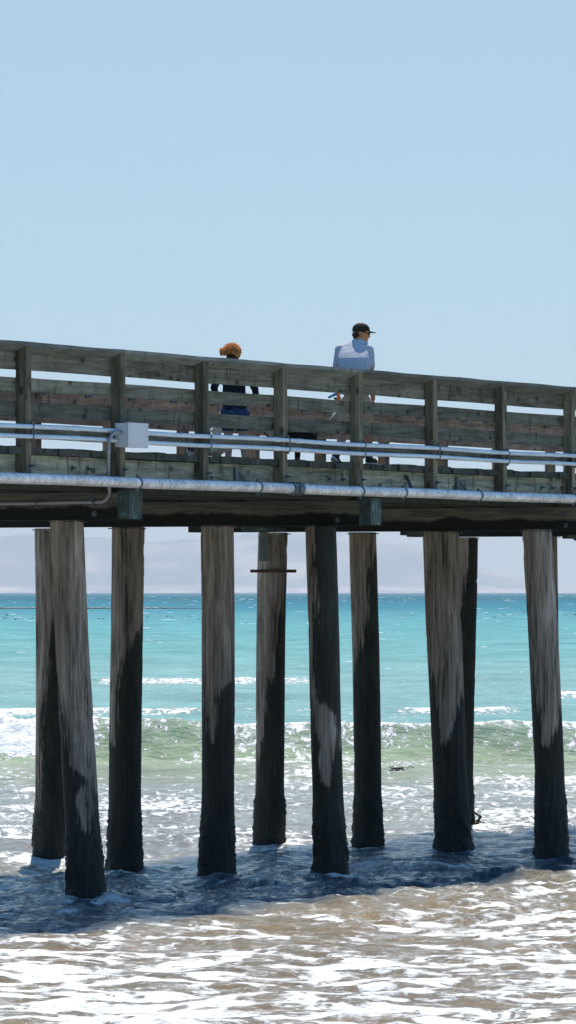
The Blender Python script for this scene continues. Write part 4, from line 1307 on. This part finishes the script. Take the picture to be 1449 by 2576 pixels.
# --- dogs ------------------------------------------------------------
def dog(name, x, s, label, fur, build):
    e = fig(name, x, s, label, "dog")
    k_ = FD / e.location.y
    def D(px, py, dep=0.0): return V3(((px - x) / k_, dep, zr(py)))
    zr = lambda y: H + (1490 - y) / k_ - ZD
    build(e, D, fur)
    return e
def black_dog(e, D, fur):
    bm = bmesh.new()
    gz = -0.0
    def G(px, dep, z): v = D(px, 1100, dep); v.z = z; return v
    add_capsule(bm, D(703, 1096, -0.10), D(735, 1096, 0.02), 0.085, 0.085, 16)      # rump to loin
    add_capsule(bm, D(735, 1096, 0.02), D(772, 1098, 0.14), 0.088, 0.108, 16)        # deep chest
    add_capsule(bm, D(774, 1094, 0.17), D(784, 1086, 0.26), 0.080, 0.062, 14)        # neck
    add_capsule(bm, D(785, 1088, 0.30), D(788, 1090, 0.34), 0.062, 0.055, 14)        # skull, turned away
    add_capsule(bm, D(789, 1094, 0.36), D(793, 1102, 0.44), 0.036, 0.026, 12)        # muzzle
    add_capsule(bm, D(782, 1083, 0.29), D(779, 1092, 0.28), 0.020, 0.012, 8)         # ears
    add_capsule(bm, D(792, 1083, 0.31), D(796, 1093, 0.30), 0.020, 0.012, 8)
    for (px, dep) in ((745, 0.10), (752, 0.17)):                                       # front legs, stepping
        off = 6 if px == 745 else -2
        add_capsule(bm, D(px + 12 - off, 1108, dep), G(px, dep, 0.17), 0.045, 0.026, 12)
        add_capsule(bm, G(px, dep, 0.17), G(px - 1, dep - 0.01, 0.035), 0.024, 0.018, 10)
        add_capsule(bm, G(px - 1, dep - 0.01, 0.026), G(px + 6, dep + 0.03, 0.020), 0.022, 0.020, 8)
    for (px, dep) in ((697, -0.14), (706, -0.06)):                                     # hind legs
        add_capsule(bm, D(px + 6, 1104, dep), G(px + 10, dep + 0.02, 0.24), 0.068, 0.042, 12)
        add_capsule(bm, G(px + 10, dep + 0.02, 0.24), G(px - 6, dep - 0.03, 0.13), 0.036, 0.022, 10)
        add_capsule(bm, G(px - 6, dep - 0.03, 0.13), G(px - 4, dep - 0.01, 0.03), 0.020, 0.016, 10)
        add_capsule(bm, G(px - 4, dep - 0.01, 0.022), G(px + 3, dep + 0.03, 0.020), 0.022, 0.020, 8)
    tail = [D(697, 1090, -0.15), D(688, 1101, -0.20), D(678, 1102, -0.23), D(671, 1097, -0.25), D(664, 1090, -0.27)]
    for i in range(4): add_capsule(bm, tail[i], tail[i + 1], 0.022 - 0.003 * i, 0.019 - 0.003 * i, 10)
    blob("body", bm, fur, e, 0.0085, 3)
    bm = bmesh.new()
    c = D(778, 1091, 0.21); ax = (D(784, 1086, 0.26) - D(774, 1094, 0.17)).normalized()
    add_lathe(bm, c - ax * 0.012, c + ax * 0.012, [(0, 0.080), (0.024, 0.078)], 18)
    mesh_obj("collar", bm, M['collar'], e)
dog("dog", 740, 1.1, "black short-haired dog with yellow collar on the deck between the woman and the man", M['fur_black'], black_dog)
def cream_dog(e, D, fur):
    bm = bmesh.new()
    def G(px, dep, z): v = D(px, 1100, dep); v.z = z; return v
    add_capsule(bm, D(487, 1132, -0.16), D(515, 1130, -0.04), 0.088, 0.092, 16)
    add_capsule(bm, D(515, 1130, -0.04), D(548, 1124, 0.10), 0.094, 0.105, 16)
    add_capsule(bm, D(549, 1113, 0.10), D(545, 1092, 0.12), 0.085, 0.062, 14)          # raised neck
    add_capsule(bm, D(545, 1084, 0.12), D(540, 1079, 0.11), 0.058, 0.056, 14)          # head turned back left
    add_capsule(bm, D(537, 1081, 0.09), D(530, 1083, 0.05), 0.030, 0.022, 10)          # muzzle
    add_capsule(bm, D(548, 1076, 0.08), D(552, 1087, 0.08), 0.022, 0.018, 8)
    add_capsule(bm, D(543, 1074, 0.15), D(547, 1085, 0.17), 0.022, 0.016, 8)
    for (px, dep) in ((541, 0.06), (551, 0.14)):
        add_capsule(bm, D(px, 1130, dep), G(px, dep, 0.10), 0.042, 0.030, 12)
        add_capsule(bm, G(px, dep, 0.10), G(px + 1, dep, 0.03), 0.030, 0.028, 10)
        add_capsule(bm, G(px + 1, dep, 0.026), G(px + 6, dep + .03, 0.024), 0.026, 0.024, 8)
    for (px, dep) in ((483, -0.18), (491, -0.10)):
        add_capsule(bm, D(px, 1134, dep), G(px + 6, dep + .02, 0.15), 0.065, 0.046, 12)
        add_capsule(bm, G(px + 6, dep + .02, 0.15), G(px - 4, dep - .02, 0.09), 0.036, 0.028, 10)
        add_capsule(bm, G(px - 4, dep - .02, 0.09), G(px - 3, dep, 0.03), 0.026, 0.024, 10)
        add_capsule(bm, G(px - 3, dep, 0.026), G(px + 4, dep + .03, 0.024), 0.026, 0.024, 8)
    add_capsule(bm, D(480, 1126, -0.2), D(474, 1116, -0.24), 0.03, 0.024, 10)
    blob("body", bm, fur, e, 0.010, 3, 0.012, 18)
dog("dog", 520, 1.5, "small cream curly-coated dog with raised head beside the woman's left leg", M['fur_cream'], cream_dog)

# ------------------------------------------------------------------ sea birds, kelp, whitecaps
def bird_mesh(kind):
    bm = bmesh.new()
    add_capsule(bm, (-0.16, 0, 0), (0.10, 0, 0.01), 0.035, 0.06, 10)
    add_capsule(bm, (0.12, 0, 0.03), (0.22, 0, 0.09), 0.035, 0.035, 8)
    add_capsule(bm, (0.25, 0, 0.09), (0.36, 0, 0.07), 0.014, 0.008, 6)
    up = {0: 0.32, 1: -0.08, 2: 0.02}[kind]
    if kind < 2:
        for q in (-1, 1):
            a = [(-0.06, 0.03 * q, 0.03), (0.08, 0.03 * q, 0.03), (0.06, 0.32 * q, 0.04 + up * 0.6), (-0.06, 0.32 * q, 0.04 + up * 0.6), (-0.10, 0.66 * q, up), (-0.04, 0.66 * q, up)]
            vs = [bm.verts.new(p) for p in a] + [bm.verts.new((p[0], p[1], p[2] - 0.012)) for p in a]
            for f_ in ((0, 1, 2, 3), (3, 2, 5, 4), (9, 8, 7, 6), (10, 11, 8, 9), (0, 6, 7, 1), (1, 7, 8, 2), (2, 8, 11, 5), (5, 11, 10, 4), (4, 10, 9, 3), (3, 9, 6, 0)):
                bm.faces.new([vs[i] for i in f_])
    me = bpy.data.meshes.new("seabird"); bmesh.ops.recalc_face_normals(bm, faces=bm.faces); bm.to_mesh(me); bm.free()
    return me
bm_d = [bird_mesh(k) for k in range(3)]
bm_w = [bird_mesh(k) for k in range(3)]
for m_ in bm_d: m_.materials.append(M['bird_dark'])
for m_ in bm_w: m_.materials.append(M['bird_white'])
br = random.Random(12)
z7 = lambda x, y: (x * .6377 / 1.2754, (1880 + y * .6377) / 1.2754)
z8 = lambda x, y: ((1348 + x * .345) / 1.2754, (1880 + y * .345) / 1.2754)
darks = [z7(*p) for p in ((25, 146), (18, 157), (36, 150), (91, 173), (76, 190), (86, 192), (160, 165), (515, 165), (497, 172), (742, 158), (838, 155), (862, 153), (915, 162), (1000, 170), (952, 155), (26, 268))] + \
        [z8(*p) for p in ((535, 272), (686, 292), (695, 288), (780, 266), (822, 297), (1350, 272), (1440, 270))]
whites = [z7(*p) for p in ((5, 182), (545, 183), (765, 150), (815, 150), (1215, 150), (160, 160), (912, 156))] + [z8(*p) for p in ((575, 272), (728, 268), (858, 255), (880, 278))]
for lst, ms, lab in ((darks, bm_d, "tiny dark seabird low over the turquoise water far behind the pier"), (whites, bm_w, "tiny white seabird low over the turquoise water far behind the pier")):
    for (px, py) in lst:
        Y = br.uniform(700, 820)
        k = FD / Y
        o = bpy.data.objects.new("seabird", ms[br.choice((0, 0, 1, 1, 0))])
        o.location = ((px - 724) / k, Y, max(0.15, H - (py - 1490) / k))
        o.rotation_euler = (br.uniform(-.3, .3), 0, br.uniform(0, 6.28)); o.scale = (0.6,) * 3
        link(o); tag(o, lab, "seabird", "dark seabirds over the bay" if lst is darks else "white seabirds over the bay")
for (px, py, Y, lab, rz) in ((1319, 1541, 400, "dark seabird in flight just left of the rightmost pile", 1.9), (510 / 1.2754, 1829, 122, "small dark shorebird flying in front of the green breaking wave", 0.4)):
    k = FD / Y
    o = bpy.data.objects.new("seabird", bm_d[0]); o.location = ((px - 724) / k, Y, H - (py - 1490) / k)
    o.scale = (0.5,) * 3 if Y > 200 else (0.12,) * 3
    o.rotation_euler = (0.2, 0, rz); link(o); tag(o, lab, "seabird")

# kelp line on the water
bm = bmesh.new(); Yk = 1285.0; k = FD / Yk
for i in range(420):
    px = br.uniform(-300, 500)
    if br.random() < sstep(380, 520, np.float64(px)): continue
    x = (px - 724) / k
    r_ = br.uniform(0.12, 0.30) * (1 if px < 420 else 0.6)
    add_ellipsoid(bm, (x, Yk + br.uniform(-3, 3) + 4 * math.sin(x * .2), 0.05), br.uniform(0.6, 2.4), br.uniform(0.5, 1.4), r_, None, 8)
kelp = mesh_obj("kelp_line", bm, M['kelp'], None, smooth=True)
tag(kelp, "thin dark line of floating kelp across the turquoise water", kind="stuff")
# seaweed floating before the wave
bm = bmesh.new()
for i in range(14):
    x = (1004 - 724) / (FD / 117.0) + br.gauss(0, .10); y_ = 117 + br.gauss(0, .15)
    add_ellipsoid(bm, (x, y_, float(water_z(np.array([x]), np.array([y_]))[0]) + 0.01), br.uniform(.02, .06), br.uniform(.03, .1), .008, None, 8)
tag(mesh_obj("seaweed_clump", bm, M['kelp'], None, smooth=True), "small dark clump of seaweed floating in front of the wave", "seaweed")
# seaweed caught at the foot of a far pile
bm = bmesh.new(); p9 = pile_local[8]
wp = V3(((1186 - 724) / (588 / H), FD / (588 / H), 0))
for i in range(8):
    a = wp + V3((br.uniform(-.06, .10), br.uniform(-.2, .1), 0)); a.z = 0.30 * br.random() ** 2 + 0.01
    add_tube(bm, [a, a + V3((br.uniform(-.06, .16), br.uniform(-.1, .1), -0.05)), V3((a.x + br.uniform(0, .25), a.y - .1, 0.015))], [0.02, 0.025, 0.012], 6)
tag(mesh_obj("seaweed_clump", bm, M['kelp'], None, smooth=True), "dark seaweed caught at the foot of a rear pile", "seaweed")

# foam crests of the small far waves, too many and too small to count
bm = bmesh.new()
for i in range(330):
    Y = math.exp(br.uniform(math.log(260), math.log(5000)))
    x = br.uniform(-0.062, 0.062) * Y
    wdt = br.uniform(0.12, 0.5) * (Y / 500.0) ** 0.75 * (2.0 if br.random() < .12 else 1)
    hh = br.uniform(0.02, 0.055) * (Y / 400.0) ** 0.5
    z0 = float(water_z(np.array([x]), np.array([Y]))[0]) - 0.01 if Y < 1500 else 0.0
    add_ellipsoid(bm, (x, Y, z0), wdt, wdt * 0.7, hh, None, 8)
tag(mesh_obj("whitecaps", bm, M['foamcap'], None, smooth=True), "scattered small whitecaps on the open water", kind="stuff")

# ------------------------------------------------------------------ haze over the bay
bm = bmesh.new(); add_box(bm, -80000, 80000, -300, 60000, -1.6, 700)
hz = bpy.data.materials.new("haze"); hz.use_nodes = True
nt = hz.node_tree
for n in list(nt.nodes): nt.nodes.remove(n)
ho = nt.nodes.new("ShaderNodeOutputMaterial"); pv = nt.nodes.new("ShaderNodeVolumePrincipled")
pv.inputs["Color"].default_value = (0.90, 0.93, 0.94, 1)
pv.inputs["Density"].default_value = HAZE
pv.inputs["Anisotropy"].default_value = 0.08
nt.links.new(pv.outputs[0], ho.inputs["Volume"])
hzo = mesh_obj("haze", bm, hz)
tag(hzo, "pale sea haze over the bay", kind="stuff")

bpy.data.scenes.remove(tmp_scene)
